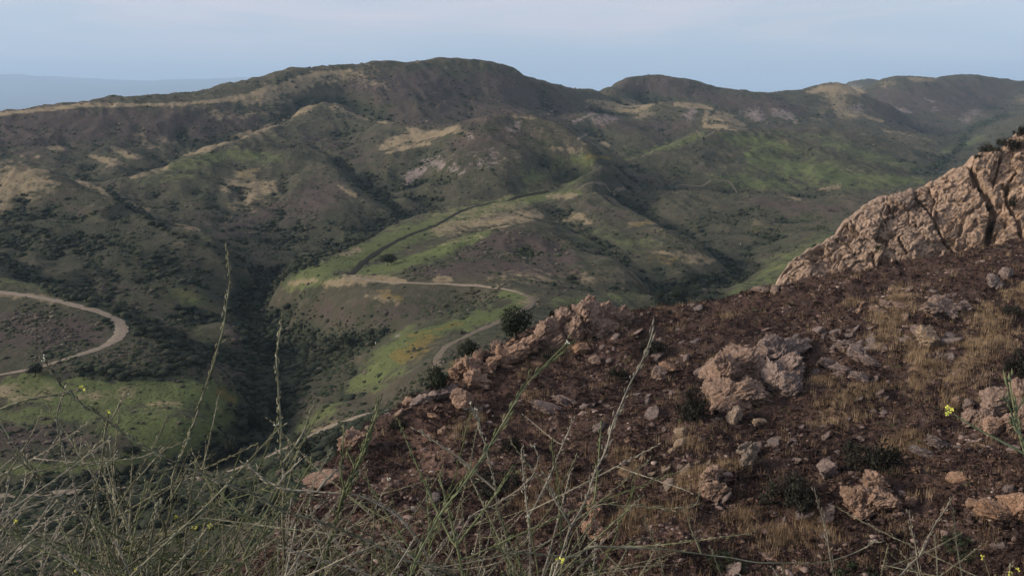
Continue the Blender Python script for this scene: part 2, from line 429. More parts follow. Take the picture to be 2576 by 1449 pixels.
def relief(x, y):
    """erosion and hummocks on top of the surveyed shape"""
    D = np.hypot(x, y)
    far = sstep(140, 260, D)
    wx = x + 18 * noise2(x / 70, y / 70, 90); wy = y + 18 * noise2(x / 70, y / 70, 91)
    big = (-np.abs(noise2(wx / 150, wy / 150, 1)) * 6.5 + 1.8 + noise2(wx / 62, wy / 62, 2) * 2.2 - np.abs(noise2(wx / 44, wy / 44, 3)) * 2.6
           + noise2(x / 17, y / 17, 4) * .9 + noise2(x / 8, y / 8, 5) * .45)
    big = big * (sstep(150, 900, D) * .9 + .35) * far
    big = big - far * np.abs(noise2(wx / 26 + wy / 60, wy / 90, 6)) * 3.4 * sstep(200, 800, D)
    big = big * (.12 + .88 * sstep(6, 55, track_dist(x, y)))
    vf = sstep(1500, 4000, D); big = big + vf * (-np.abs(noise2(x / 400, y / 400, 8)) * 11 + noise2(x / 260, y / 260, 9) * 5)
    vvf = sstep(9000, 20000, D); big = big + vvf * (fbm2(x / 3000, y / 3000, 4, 12) * 150)
    near = sstep(40, 60, D) * (1 - far)
    wx = x + 2 * noise2(x / 9, y / 9, 92)
    nr = (noise2(wx / 22, y / 22, 21) * 1.2 + noise2((wx + y * .5) / 12, (y - wx * .4) / 5, 22) * .9 - np.abs(noise2((wx + y * .4) / 7, y / 3, 23)) * .9
          + noise2(x / 2.2, y / 2.2, 24) * .25 + noise2(x / 1.0, y / 1.0, 25) * .16 + noise2(x / .5, y / .5, 26) * .08)
    mic = (1 - sstep(30, 50, D)) * sstep(1, 6, D) * (noise2(x / 3, y / 3, 27) * .3 + noise2(x / .7, y / .7, 28) * .08)
    return big + near * nr + mic

def ground(x, y):
    x = np.asarray(x, float); y = np.asarray(y, float)
    return base_e(x / y, np.log(y)) * y + relief(x, y)
def gz(x, y): return float(ground(np.array([x]), np.array([y]))[0])
def hit(px, py, d0=45., d1=40000.):
    """first ground met along a line of sight"""
    a, e = ray(px, py)
    D = np.exp(np.linspace(math.log(d0), math.log(d1), 2500))
    z = ground(a * D, D); k = np.argmax(z >= e * D)
    if z[k] < e * D[k]: return None
    return np.array([a * D[k], D[k], z[k]])
# ---------------------------------------------------------------- ground cover survey (what grows or lies where)
def dl(a, b, n): return np.exp(np.linspace(math.log(a), math.log(b), n, endpoint=False))
TA = np.linspace(-A_MAX, A_MAX, 1560)
TD = np.concatenate([dl(1, 45, 50), dl(45, 135, 330), dl(135, 280, 70), dl(280, 3800, 720), dl(3800, 75000, 110)])
AA, DD = np.meshgrid(TA, TD)
X = AA * DD; Y = DD
Z = np.concatenate([ground(X[i:i+60].ravel(), Y[i:i+60].ravel()) for i in range(0, len(TD), 60)]).reshape(X.shape)
EE = Z / Y
PX, PY = unproj(AA, EE)
CH = {k: np.zeros(X.shape, np.float32) for k in 'GTODBRSN'}
# G green grass, T dry grass and painted rib light, O yellow flowers, D dense dark scrub and painted gully shade, B burnt brown scrub, R bare rock, S bare soil, N near burnt slope
FAR = [
 ('T',.95,[(-300,326,5),(0,287,4),(200,266,4),(450,263,3),(600,249,4),(700,218,6),(800,187,5),(880,178,3)]),
 ('T',.7,[(620,258,10),(680,240,14),(720,228,14),(770,215,8)]),('T',.5,[(790,200,8),(840,205,6)]),('T',.4,[(660,270,10),(760,245,10)]),
 ('T',.5,[(540,290,10),(620,288,8)]),('T',.6,[(630,286,5),(740,284,4)]),('T',.45,[(860,195,12),(940,185,10)]),('T',.4,[(900,205,8),(990,215,8)]),
 ('T',.95,[(790,262,5),(740,290,4),(660,325,5),(600,342,6),(520,374,5),(470,390,3)]),('T',.5,[(420,420,5),(330,448,5)]),
 ('T',.75,[(840,272,5),(900,293,3),(965,307,4)]),('T',.75,[(1030,327,4),(1110,334,4)]),
 ('T',1.1,[(960,372,5),(1000,355,10),(1050,343,13),(1110,336,6),(1140,324,5)]),('T',.95,[(975,386,3),(1020,372,4),(1080,361,3)]),('T',.6,[(1140,330,8),(1150,318,5)]),
 ('T',.85,[(575,468,10),(640,462,15),(670,478,20),(630,495,16),(590,510,6)]),('T',.8,[(610,440,10),(640,432,8)]),('T',.5,[(640,530,6),(580,520,8)]),
 ('T',.9,[(60,430,14),(50,460,34),(10,490,34),(0,530,20)]),('T',.5,[(90,445,12),(110,480,12)]),
 ('T',.9,[(200,456,5),(250,476,7),(280,491,4)]),('T',1,[(328,513,3),(372,529,4)]),('T',1,[(430,560,2),(500,579,3)]),('T',.5,[(130,528,7)]),('T',.6,[(22,560,8)]),('T',.4,[(220,545,8),(260,555,6)]),
 ('T',.9,[(228,394,4),(290,408,7),(320,418,3)]),('T',.8,[(284,372,4),(320,390,6),(350,398,4)]),('T',.7,[(130,372,9),(150,374,5)]),('T',.45,[(350,350,10),(390,370,10)]),('T',.4,[(400,348,6),(430,365,8)]),
 ('T',.75,[(850,468,3),(892,491,4)]),('T',.4,[(900,475,4),(960,500,3)]),
 ('T',.7,[(1478,255,4),(1540,262,7),(1620,268,9)]),('T',.8,[(1480,268,4),(1540,278,6),(1600,281,6)]),('T',1,[(1700,262,4),(1760,267,5),(1790,275,3)]),('T',.6,[(1610,290,10),(1640,285,6)]),
 ('T',.9,[(1780,283,5),(1773,300,4),(1775,316,4),(1850,322,5),(1880,325,3)]),('T',.9,[(1800,293,8),(1840,300,8),(1870,318,5)]),
 ('T',.95,[(2030,232,3),(2070,226,8),(2110,222,12),(2160,232,7)]),('T',.7,[(2090,240,16),(2110,260,14),(2120,285,14),(2150,292,7)]),('T',.4,[(2060,280,16)]),('T',.6,[(2150,280,4),(2200,300,4),(2220,304,3)]),
 ('T',.6,[(2290,197,4),(2350,203,5)]),('T',.4,[(2225,215,8),(2250,210,5)]),('T',.5,[(2560,248,12),(2700,260,12)]),('T',.4,[(2230,330,6),(2340,352,4)]),
 ('T',.85,[(1485,342,4),(1530,366,4)]),('T',.5,[(1300,295,4),(1340,300,4)]),('T',.6,[(1370,372,3),(1440,376,3)]),
 ('T',.8,[(1090,580,8),(1170,566,13),(1250,555,15),(1330,538,12),(1360,545,6)]),('T',.95,[(1380,495,4),(1440,490,5)]),('T',.8,[(820,640,8),(860,634,10),(900,628,8)]),
 ('T',1,[(820,716,7),(880,704,11),(960,702,7),(1020,708,3)]),('T',.8,[(1095,700,6),(1125,704,6)]),('T',.6,[(770,665,8),(810,655,6)]),('T',.7,[(730,712,4),(790,705,5)]),('T',.5,[(1150,560,30),(1300,520,20)]),
 ('T',.85,[(1410,548,9),(1450,552,12),(1480,560,6)]),('T',.55,[(1590,565,5),(1660,560,5)]),('T',.45,[(1250,700,14),(1500,700,14)]),('T',.5,[(1420,690,10),(1480,700,8)]),
 ('T',.7,[(365,843,7),(405,850,5)]),('T',.55,[(-300,745,14),(0,737,10),(100,750,10),(220,770,8)]),('T',.6,[(1335,758,12)]),('T',.5,[(200,1000,14),(330,985,10)]),('T',.65,[(380,1020,7),(450,1012,7)]),('T',.4,[(0,985,16),(120,990,14)]),
 ('T',.5,[(1900,560,10),(1930,575,6)]),('T',.45,[(1700,650,12),(1780,660,8)]),('T',.6,[(1860,480,3),(1950,484,4),(2010,500,4)]),('T',.4,[(2120,425,5),(2180,435,4)]),('T',.8,[(2060,478,3),(2110,470,4)]),
 ('T',.7,[(790,1085,6),(850,1065,7),(905,1050,4)]),('T',.6,[(950,745,12),(1000,760,8)]),('T',.5,[(1620,630,4),(1800,655,4)]),
 ('G',.95,[(735,705,16),(790,680,24),(870,650,24),(950,622,22),(1040,585,20),(1150,548,18),(1280,512,14),(1400,488,7),(1455,482,6)]),
 ('G',1.05,[(900,690,12),(1000,668,12),(1090,640,13),(1170,606,10),(1230,585,5)]),('G',.8,[(760,720,10),(850,700,8)]),
 ('G',.95,[(1270,742,8),(1325,752,9),(1265,785,10),(1180,810,14),(1090,830,12),(1020,860,20),(970,910,26),(910,970,16),(880,990,8)]),
 ('G',1.1,[(40,975,22),(200,995,34),(400,995,34),(530,995,28),(580,1020,30),(560,1070,36),(440,1100,44),(320,1070,34),(470,1140,14)]),('G',.7,[(-200,1030,20),(60,1040,20),(250,1040,24)]),('G',.75,[(-200,1170,16),(50,1185,14),(250,1165,16),(420,1150,14)]),
 ('G',.55,[(430,420,14),(520,398,18),(620,390,18),(700,400,10)]),('G',.4,[(360,450,12),(500,440,20)]),
 ('G',.8,[(1900,372,8),(1890,400,16),(1990,420,30),(2100,440,28),(2220,455,16),(2320,458,5)]),('G',.65,[(1575,402,4),(1680,368,8),(1770,340,7)]),('G',.65,[(1830,345,12),(1920,360,18),(2000,385,14)]),('G',.6,[(1790,455,12),(1880,460,22),(2000,470,16)]),
 ('G',.65,[(1330,450,14),(1420,420,22),(1480,400,14),(1430,455,14)]),('G',.5,[(1560,375,8),(1620,380,8)]),
 ('G',.55,[(2080,360,12),(2180,390,14),(2320,425,10)]),('G',.75,[(2440,360,10),(2380,380,7),(2460,350,8)]),('G',.45,[(1950,335,6),(2100,345,10)]),
 ('G',.6,[(1850,740,18),(1920,700,24),(2000,650,22),(2090,600,18)]),('G',.65,[(440,735,16),(490,755,20)]),('G',.5,[(-100,700,12),(60,712,12),(150,735,8)]),
 ('G',.6,[(740,1080,12),(800,1050,12),(850,1010,10)]),('G',.45,[(1480,590,20),(1620,620,20)]),('G',.45,[(1000,620,10),(1060,600,10)]),('G',.4,[(1250,775,12),(1130,790,10)]),('G',.35,[(520,860,14),(470,790,14)]),('G',.5,[(1600,740,12),(1500,760,12),(1400,760,12)]),
 ('O',.9,[(1075,850,12),(1045,875,15),(1000,900,12)]),('O',.8,[(1030,845,4),(1090,832,4),(1160,812,4)]),('O',.85,[(555,985,9),(585,1005,10)]),('O',.9,[(1480,392,4),(1530,398,4)]),('O',.6,[(615,438,8),(640,430,7)]),('O',.5,[(450,735,12),(490,740,10)]),
 ('O',.5,[(1430,548,10)]),('O',.55,[(1600,565,6),(1640,558,6)]),('O',.5,[(340,828,9),(370,838,8)]),('O',.45,[(960,740,10),(1010,755,8)]),('O',.5,[(1130,940,8),(1150,900,8)]),('O',.4,[(0,715,10),(50,722,8)]),('O',.4,[(1930,570,12),(1900,580,10)]),('O',.45,[(1640,650,10),(1700,655,10)]),
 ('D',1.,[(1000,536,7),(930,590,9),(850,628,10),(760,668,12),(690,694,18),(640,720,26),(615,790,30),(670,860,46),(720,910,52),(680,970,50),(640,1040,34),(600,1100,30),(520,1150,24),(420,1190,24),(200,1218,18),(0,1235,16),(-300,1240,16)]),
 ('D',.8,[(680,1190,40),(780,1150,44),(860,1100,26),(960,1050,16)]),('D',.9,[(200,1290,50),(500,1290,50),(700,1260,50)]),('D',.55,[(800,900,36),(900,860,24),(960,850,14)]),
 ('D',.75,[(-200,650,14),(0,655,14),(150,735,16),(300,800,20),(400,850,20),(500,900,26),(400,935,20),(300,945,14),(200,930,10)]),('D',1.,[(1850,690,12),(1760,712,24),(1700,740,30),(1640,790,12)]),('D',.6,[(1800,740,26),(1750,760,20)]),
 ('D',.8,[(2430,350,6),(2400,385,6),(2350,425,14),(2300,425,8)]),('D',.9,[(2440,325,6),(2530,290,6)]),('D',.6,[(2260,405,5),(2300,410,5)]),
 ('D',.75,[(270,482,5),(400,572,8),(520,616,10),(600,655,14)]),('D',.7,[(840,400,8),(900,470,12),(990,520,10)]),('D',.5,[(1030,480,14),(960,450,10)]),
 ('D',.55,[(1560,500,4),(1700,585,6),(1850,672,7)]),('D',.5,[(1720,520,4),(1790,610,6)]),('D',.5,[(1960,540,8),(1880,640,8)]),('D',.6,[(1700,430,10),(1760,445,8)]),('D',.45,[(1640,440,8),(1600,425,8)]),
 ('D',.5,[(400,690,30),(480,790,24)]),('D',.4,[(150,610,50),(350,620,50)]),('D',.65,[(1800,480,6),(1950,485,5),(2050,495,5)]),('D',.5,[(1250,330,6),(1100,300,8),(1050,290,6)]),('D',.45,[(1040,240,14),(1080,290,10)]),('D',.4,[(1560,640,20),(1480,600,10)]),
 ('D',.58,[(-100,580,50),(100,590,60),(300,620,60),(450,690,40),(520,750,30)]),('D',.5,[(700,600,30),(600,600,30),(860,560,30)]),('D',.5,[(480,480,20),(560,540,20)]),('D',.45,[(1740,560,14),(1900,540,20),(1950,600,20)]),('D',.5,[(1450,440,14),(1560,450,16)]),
 ('B',.95,[(900,215,20),(1050,225,40),(1150,245,42),(1260,225,38),(1360,255,30),(1430,290,16)]),('B',.85,[(1000,290,20),(1150,295,24),(1300,275,20)]),('B',.95,[(-200,360,44),(100,320,44),(300,315,42),(520,322,34),(640,310,20)]),('B',.6,[(80,370,20),(200,350,20)]),
 ('B',.85,[(1580,215,16),(1680,215,20),(1800,250,14),(1950,270,18),(2020,280,10)]),('B',.8,[(2230,250,26),(2350,260,40),(2500,250,40)]),('B',.7,[(2200,270,16),(2280,310,20),(2380,320,14)]),
 ('B',1.,[(1180,640,12),(1260,605,20),(1340,610,26),(1430,650,24)]),('B',.9,[(1060,690,10),(1200,670,16),(1350,670,20),(1450,690,12)]),('B',.8,[(820,480,34),(720,540,34),(600,570,34)]),('B',.6,[(780,350,14),(900,380,30)]),
 ('B',.9,[(-200,850,50),(80,830,44),(200,840,34)]),('B',.9,[(-200,1100,26),(60,1095,26),(180,1100,22),(240,1115,10)]),('B',.5,[(800,790,24),(950,790,30),(1100,770,20)]),('B',1,[(590,830,16),(610,850,18)]),('B',.6,[(1160,370,30),(1250,350,30),(1330,330,20)]),
 ('B',.65,[(1880,500,10),(1980,520,14),(2100,530,16),(2300,510,20)]),('B',.7,[(1520,310,16),(1600,320,14),(1720,315,14),(1650,350,8)]),('B',.5,[(1480,520,12),(1560,545,12)]),('B',.45,[(500,540,20),(560,600,20)]),('B',.55,[(130,510,16),(200,530,12)]),
 ('B',.5,[(1900,310,10),(2000,330,10),(2150,345,10)]),('B',.5,[(1570,450,20),(1650,460,10)]),
 ('R',.8,[(1075,405,8),(1030,450,8),(1015,475,6)]),('R',.7,[(1100,410,12),(1150,430,10)]),('R',.75,[(1440,308,3),(1490,288,4)]),('R',.6,[(1500,300,10),(1540,300,8)]),('R',.7,[(1455,350,3),(1480,335,3)]),('R',.8,[(1725,290,5),(1745,280,6)]),('R',.5,[(1735,300,8)]),
 ('R',.7,[(1895,285,12),(1910,300,8)]),('R',.7,[(1960,282,10),(1985,295,10),(2000,305,6)]),('R',.65,[(2260,275,6),(2290,283,3)]),('R',.7,[(2325,250,2),(2350,257,3)]),('R',.5,[(2450,285,12),(2430,300,10)]),('R',.55,[(2160,272,10)]),('R',.5,[(2350,275,6)]),
 ('R',.6,[(1310,305,5),(1290,330,10)]),('R',.5,[(1180,345,6)]),('R',.4,[(1220,400,20)]),('R',.55,[(690,1000,8),(700,990,5)]),('R',.5,[(700,1115,8)]),('R',.45,[(1000,845,3)]),
]
NEAR = [
 ('T',.75,[(2270,745,18),(2230,800,22),(2210,860,14)]),('T',.85,[(2300,880,18),(2330,930,26),(2310,970,16)]),('T',.75,[(2480,800,20),(2500,850,26),(2440,900,18),(2400,950,14)]),('T',.6,[(2140,760,12)]),('T',.6,[(2560,740,20)]),
 ('T',.9,[(1570,1150,12),(1575,1190,12)]),('T',.85,[(1820,1175,14),(1760,1200,18),(1700,1225,12)]),('T',.6,[(1650,1300,20),(1550,1320,20),(1730,1280,14)]),('T',.75,[(2280,1115,22),(2240,1125,12)]),('T',.6,[(2180,990,18),(2080,1020,14)]),
 ('T',.6,[(1460,860,14),(1400,880,14),(1330,920,14)]),('T',.6,[(1790,930,14),(1850,880,8)]),('T',.5,[(1330,1270,24),(1400,1220,20)]),('T',.5,[(2060,1340,24),(1960,1350,20)]),('T',.5,[(1200,1040,14),(1150,1090,16)]),('T',.5,[(1330,1000,14)]),('T',.55,[(2070,1060,12),(2150,1050,10)]),
 ('T',.55,[(1720,1090,10),(1740,1120,10)]),('T',.5,[(1830,795,8)]),('T',.4,[(2460,1000,14),(2380,1020,12)]),('T',.5,[(2050,960,16)]),('T',.4,[(1900,1330,10),(1850,1290,16)]),
 ('S',.85,[(1050,1120,24),(1120,1170,40),(1000,1210,24)]),('S',.6,[(900,1330,40),(1050,1300,40)]),('S',.6,[(2540,1290,24),(2480,1330,20)]),('S',.5,[(1750,1340,30),(1640,1330,20)]),('S',.5,[(1250,1150,30),(1350,1100,30)]),('S',.4,[(1500,1050,20)]),
 ('S',.5,[(1250,930,20),(1150,980,14),(1050,1030,10)]),('S',.5,[(1950,1330,14),(2080,1310,12)]),('S',.5,[(2450,1130,20),(2550,1180,20)]),
 ('G',.6,[(2100,1440,30),(1800,1420,20)]),('G',.55,[(2400,1360,26),(2350,1380,16)]),('G',.5,[(1460,1449,30),(1600,1449,20)]),('G',.5,[(2250,830,8)]),('G',.4,[(1300,880,10)]),('G',.4,[(2440,1449,30)]),
]
def paint(strokes, m_ok):
    wob = np.clip(1 + .8 * fbm2(X / (DD * .03), np.log(DD) * 33, 3, 50) + .6 * fbm2(X / (DD * .008), np.log(DD) * 110, 2, 60), .2, 2)     # ragged edges
    rows = np.where(m_ok.any(1))[0]; r0, r1 = rows[0], rows[-1] + 1
    px, py, ok, wb = PX[r0:r1], PY[r0:r1], m_ok[r0:r1], wob[r0:r1]
    for ch, st, nodes in strokes:
        nodes = np.array(nodes, float); mw = nodes[:, 2].max() * 2.6 + 4
        c0 = np.searchsorted(TA, (nodes[:, 0].min() - mw * 1.6 - W0 / 2) / FP / .9 - .12); c1 = np.searchsorted(TA, (nodes[:, 0].max() + mw * 1.6 - W0 / 2) / FP / .88 + .12)
        sub = (slice(None), slice(max(c0, 0), c1))
        x = px[sub]; y = py[sub]
        sel = ok[sub] & (y > nodes[:, 1].min() - mw) & (y < nodes[:, 1].max() + mw) & (x > nodes[:, 0].min() - mw * 1.5) & (x < nodes[:, 0].max() + mw * 1.5)
        if not sel.any(): continue
        xs = x[sel]; ys = y[sel]; wv = wb[sub][sel]
        best = np.zeros(len(xs))
        if len(nodes) == 1: nodes = np.repeat(nodes, 2, 0); nodes[1, 0] += 1
        for p, q in zip(nodes[:-1], nodes[1:]):
            dx, dy = q[0] - p[0], q[1] - p[1]; L2 = dx * dx + dy * dy + 1e-6
            t = np.clip(((xs - p[0]) * dx + (ys - p[1]) * dy) / L2, 0, 1)
            w_ = (p[2] + (q[2] - p[2]) * t) * wv
            d = np.hypot((xs - p[0] - t * dx) * .7, ys - p[1] - t * dy)
            best = np.maximum(best, 1 - sstep(.1, 2.3, d / np.maximum(w_, 1.2)))
        tgt = CH[ch][r0:r1][sub]; cur = tgt[sel]; tgt[sel] = np.maximum(cur, best * st)
paint(FAR, DD > 145)
paint(NEAR, (DD > 42) & (DD <= 145))
def boxblur(A, k, ax):
    P_ = np.pad(A, [(k, k) if i == ax else (0, 0) for i in (0, 1)], mode='edge'); c_ = np.cumsum(P_, axis=ax, dtype=np.float64)
    c_ = np.insert(c_, 0, 0, axis=ax); n_ = A.shape[ax]
    return (np.take(c_, np.arange(2*k+1, 2*k+1+n_), ax) - np.take(c_, np.arange(0, n_), ax)) / (2*k+1)
# scrub crowds into the gullies; shade there and lit ribs painted in too
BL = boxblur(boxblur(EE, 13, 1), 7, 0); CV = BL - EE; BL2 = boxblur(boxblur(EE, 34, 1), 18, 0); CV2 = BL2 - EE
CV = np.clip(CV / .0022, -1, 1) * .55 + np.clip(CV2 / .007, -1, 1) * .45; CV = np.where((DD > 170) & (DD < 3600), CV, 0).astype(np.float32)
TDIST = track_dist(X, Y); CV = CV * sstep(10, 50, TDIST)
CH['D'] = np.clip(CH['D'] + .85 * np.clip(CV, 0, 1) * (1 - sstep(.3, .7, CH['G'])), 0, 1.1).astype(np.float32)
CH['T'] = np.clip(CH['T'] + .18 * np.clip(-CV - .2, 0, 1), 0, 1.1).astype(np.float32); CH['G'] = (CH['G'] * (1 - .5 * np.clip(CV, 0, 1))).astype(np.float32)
CH['N'] = (1 - sstep(128, 150, DD)).astype(np.float32)
run = np.maximum.accumulate(np.where(DD > 20, EE, -9), axis=0)
VIS = (EE >= run - .004) & (DD > 20)            # what the viewpoint can see, with a margin

mg, nt, b = new_mat('hill ground', .95)
b.inputs['Specular IOR Level'].default_value = .05
tc = N(nt, 'ShaderNodeTexCoord').outputs['Object']
def attr(nt, name, out):
    a = N(nt, 'ShaderNodeAttribute'); a.attribute_name = name; return a.outputs[out]
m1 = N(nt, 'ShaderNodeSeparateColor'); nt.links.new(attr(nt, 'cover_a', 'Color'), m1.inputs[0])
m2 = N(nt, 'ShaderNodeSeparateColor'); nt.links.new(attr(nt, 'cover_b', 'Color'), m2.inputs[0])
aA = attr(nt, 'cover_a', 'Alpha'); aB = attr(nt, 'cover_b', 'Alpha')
nbig = noise_node(nt, .035, 5, .62, tc); nmid = noise_node(nt, .16, 6, .68, tc); nfin = noise_node(nt, 1.6, 5, .7, tc)
nmix = mth(nt, 'ADD', mth(nt, 'MULTIPLY', nbig, .3), mth(nt, 'MULTIPLY', nmid, .7))
def thr(ch, k=.9, soft=.3, nz=nmix):
    v = mth(nt, 'ADD', ch, mth(nt, 'MULTIPLY', mth(nt, 'SUBTRACT', nz, .5), k * 3.6))
    n_ = N(nt, 'ShaderNodeMapRange', interpolation_type='SMOOTHSTEP'); nt.links.new(v, n_.inputs[0])
    n_.inputs[1].default_value = .5 - soft; n_.inputs[2].default_value = .5 + soft; n_.inputs[4].default_value = .80
    return mth(nt, 'MULTIPLY', n_.outputs[0], mth(nt, 'MULTIPLY', ch, 6., True))
base = mixc(nt, ramp(nt, nbig, [(.35, 0), (.62, 1)]), (.044, .052, .031), (.072, .066, .046))
base = mixc(nt, ramp(nt, nmid, [(.45, 0), (.72, 1)]), base, (.100, .094, .064))
base = mixc(nt, thr(m2.outputs[0]), base, mixc(nt, nmid, (.058, .046, .042), (.098, .076, .066)))       # B
base = mixc(nt, thr(m1.outputs[0]), base, mixc(nt, nbig, (.082, .108, .040), (.130, .158, .060)))       # G
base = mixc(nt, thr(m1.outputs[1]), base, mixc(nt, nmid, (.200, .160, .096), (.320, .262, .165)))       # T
base = mixc(nt, thr(m1.outputs[2]), base, mixc(nt, nmid, (.130, .108, .038), (.175, .132, .045)))       # O
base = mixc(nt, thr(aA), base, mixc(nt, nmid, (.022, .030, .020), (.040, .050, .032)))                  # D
base = mixc(nt, thr(m2.outputs[1]), base, mixc(nt, nmid, (.17, .14, .125), (.30, .25, .22)))            # R
# near slope: burnt litter, soil, straw
nn = noise_node(nt, .9, 8, .72, tc); n5 = noise_node(nt, 4.5, 5, .7, tc)
near = mixc(nt, ramp(nt, nn, [(.40, 0), (.62, 1)]), (.036, .026, .022), (.082, .057, .046))
near = mixc(nt, ramp(nt, noise_node(nt, .14, 4, .6, tc), [(.42, 0), (.62, .8)]), near, mixc(nt, nn, (.044, .029, .024), (.102, .066, .052)))
near = mixc(nt, ramp(nt, n5, [(.56, 0), (.70, 1)]), near, (.140, .098, .078))
near = mixc(nt, thr(m2.outputs[2], .8, .2, nn), near, mixc(nt, n5, (.105, .066, .048), (.195, .128, .094)))
near = mixc(nt, thr(m1.outputs[1], .9, .25, nn), near, mixc(nt, n5, (.135, .092, .055), (.270, .195, .120)))
near = mixc(nt, thr(m1.outputs[0], .9, .25, nn), near, mixc(nt, n5, (.030, .036, .018), (.060, .066, .030)))
col = mixc(nt, aB, base, near)
v = mth(nt, 'ADD', mth(nt, 'MULTIPLY', nfin, .7), .65)
col = mixc(nt, 1., col, N(nt, 'ShaderNodeCombineColor').outputs[0], 'MULTIPLY')
cc = [n_ for n_ in nt.nodes if n_.bl_idname == 'ShaderNodeCombineColor'][-1]
for i in range(3): nt.links.new(v, cc.inputs[i])
nt.links.new(col, b.inputs['Base Color'])
bp = N(nt, 'ShaderNodeBump'); bp.inputs['Strength'].default_value = .9; bp.inputs['Distance'].default_value = .8
nt.links.new(mth(nt, 'ADD', mth(nt, 'MULTIPLY', nfin, .5), mth(nt, 'MULTIPLY', nmid, 3.)), bp.inputs['Height'])
nt.links.new(bp.outputs[0], b.inputs['Normal'])

nr, nc = X.shape
idx = np.arange(nr * nc).reshape(nr, nc)
FQ = np.stack([idx[:-1, :-1], idx[:-1, 1:], idx[1:, 1:], idx[1:, :-1]], -1).reshape(-1, 4)
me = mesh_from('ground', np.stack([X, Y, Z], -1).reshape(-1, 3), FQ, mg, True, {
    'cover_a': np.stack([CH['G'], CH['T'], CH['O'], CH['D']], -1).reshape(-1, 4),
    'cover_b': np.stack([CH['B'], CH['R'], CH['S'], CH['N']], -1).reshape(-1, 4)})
tag(link('hillside_ground', me), 'rolling chaparral hills and canyons with green and straw patches', None, None, 'structure')
# ---------------------------------------------------------------- vegetation of the far hills
def ico(sub=0):
    t = (1 + 5 ** .5) / 2
    v = np.array([(-1,t,0),(1,t,0),(-1,-t,0),(1,-t,0),(0,-1,t),(0,1,t),(0,-1,-t),(0,1,-t),(t,0,-1),(t,0,1),(-t,0,-1),(-t,0,1)], float)
    f = np.array([(0,11,5),(0,5,1),(0,1,7),(0,7,10),(0,10,11),(1,5,9),(5,11,4),(11,10,2),(10,7,6),(7,1,8),(3,9,4),(3,4,2),(3,2,6),(3,6,8),(3,8,9),(4,9,5),(2,4,11),(6,2,10),(8,6,7),(9,8,1)])
    v /= np.linalg.norm(v, axis=1)[:, None]
    for _ in range(sub):
        ed = {}; V = list(v); F = []
        def mid(a, b):
            k = (min(a, b), max(a, b))
            if k not in ed:
                m = V[a] + V[b]; ed[k] = len(V); V.append(m / np.linalg.norm(m))
            return ed[k]
        for a, b, c in f:
            ab, bc, ca = mid(a, b), mid(b, c), mid(c, a)
            F += [(a, ab, ca), (b, bc, ab), (c, ca, bc), (ab, bc, ca)]
        v = np.array(V); f = np.array(F)
    return v, f

def scatter(tmpls, pos, scl, rot, pick):
    """place copies of small template meshes: returns V, F(list), owner index"""
    Vs = []; Fs = {}; own = []; off = 0
    for k, (tv, tf) in enumerate(tmpls):
        sel = np.where(pick == k)[0]
        if not len(sel): continue
        c, s = np.cos(rot[sel]), np.sin(rot[sel])
        v = tv[None] * scl[sel][:, None, :]
        x = v[..., 0] * c[:, None] - v[..., 1] * s[:, None]; y = v[..., 0] * s[:, None] + v[..., 1] * c[:, None]
        v = np.stack([x, y, v[..., 2]], -1) + pos[sel][:, None, :]
        Vs.append(v.reshape(-1, 3)); own.append(np.repeat(sel, len(tv)))
        f = tf[None] + (np.arange(len(sel)) * len(tv))[:, None, None] + off
        Fs.setdefault(tf.shape[1], []).append(f.reshape(-1, tf.shape[1])); off += len(sel) * len(tv)
    return np.concatenate(Vs), [np.concatenate(x) for x in Fs.values()], np.concatenate(own)

def blob(seed, sub, jit):
    r = np.random.default_rng(seed); v, f = ico(sub)
    v = v * (1 + jit * r.standard_normal(len(v)))[:, None]; v[:, 2] = v[:, 2] * .75 + .35
    return v, f

def leafball(seed, n, lobes, size):
    """crown of separate leaf sprays around a few lobes, with gaps; unit radius, base at z=0"""
    r = np.random.default_rng(seed)
    c = r.standard_normal((lobes, 3)); c /= np.linalg.norm(c, axis=1)[:, None]; c *= r.uniform(.25, .62, lobes)[:, None]
    c[:, 2] = np.abs(c[:, 2]) * .7 + .25
    k = r.integers(0, lobes, n); d = r.standard_normal((n, 3)); d /= np.linalg.norm(d, axis=1)[:, None]
    rad = r.uniform(.28, .5, lobes)[k] * r.uniform(.75, 1.08, n)
    p = c[k] + d * rad[:, None]
    t = r.standard_normal((n, 3)); t /= np.linalg.norm(t, axis=1)[:, None]
    u = np.cross(d + .6 * t, t); u /= np.linalg.norm(u, axis=1)[:, None]; w = np.cross(u, d + .4 * t); w /= np.linalg.norm(w, axis=1)[:, None] + 1e-9
    s = size * r.uniform(.5, 1.3, n)[:, None]
    V = np.stack([p - u * s, p + w * s * .55, p + u * s, p - w * s * .55], 1).reshape(-1, 3)
    return V, np.arange(4 * n).reshape(n, 4)

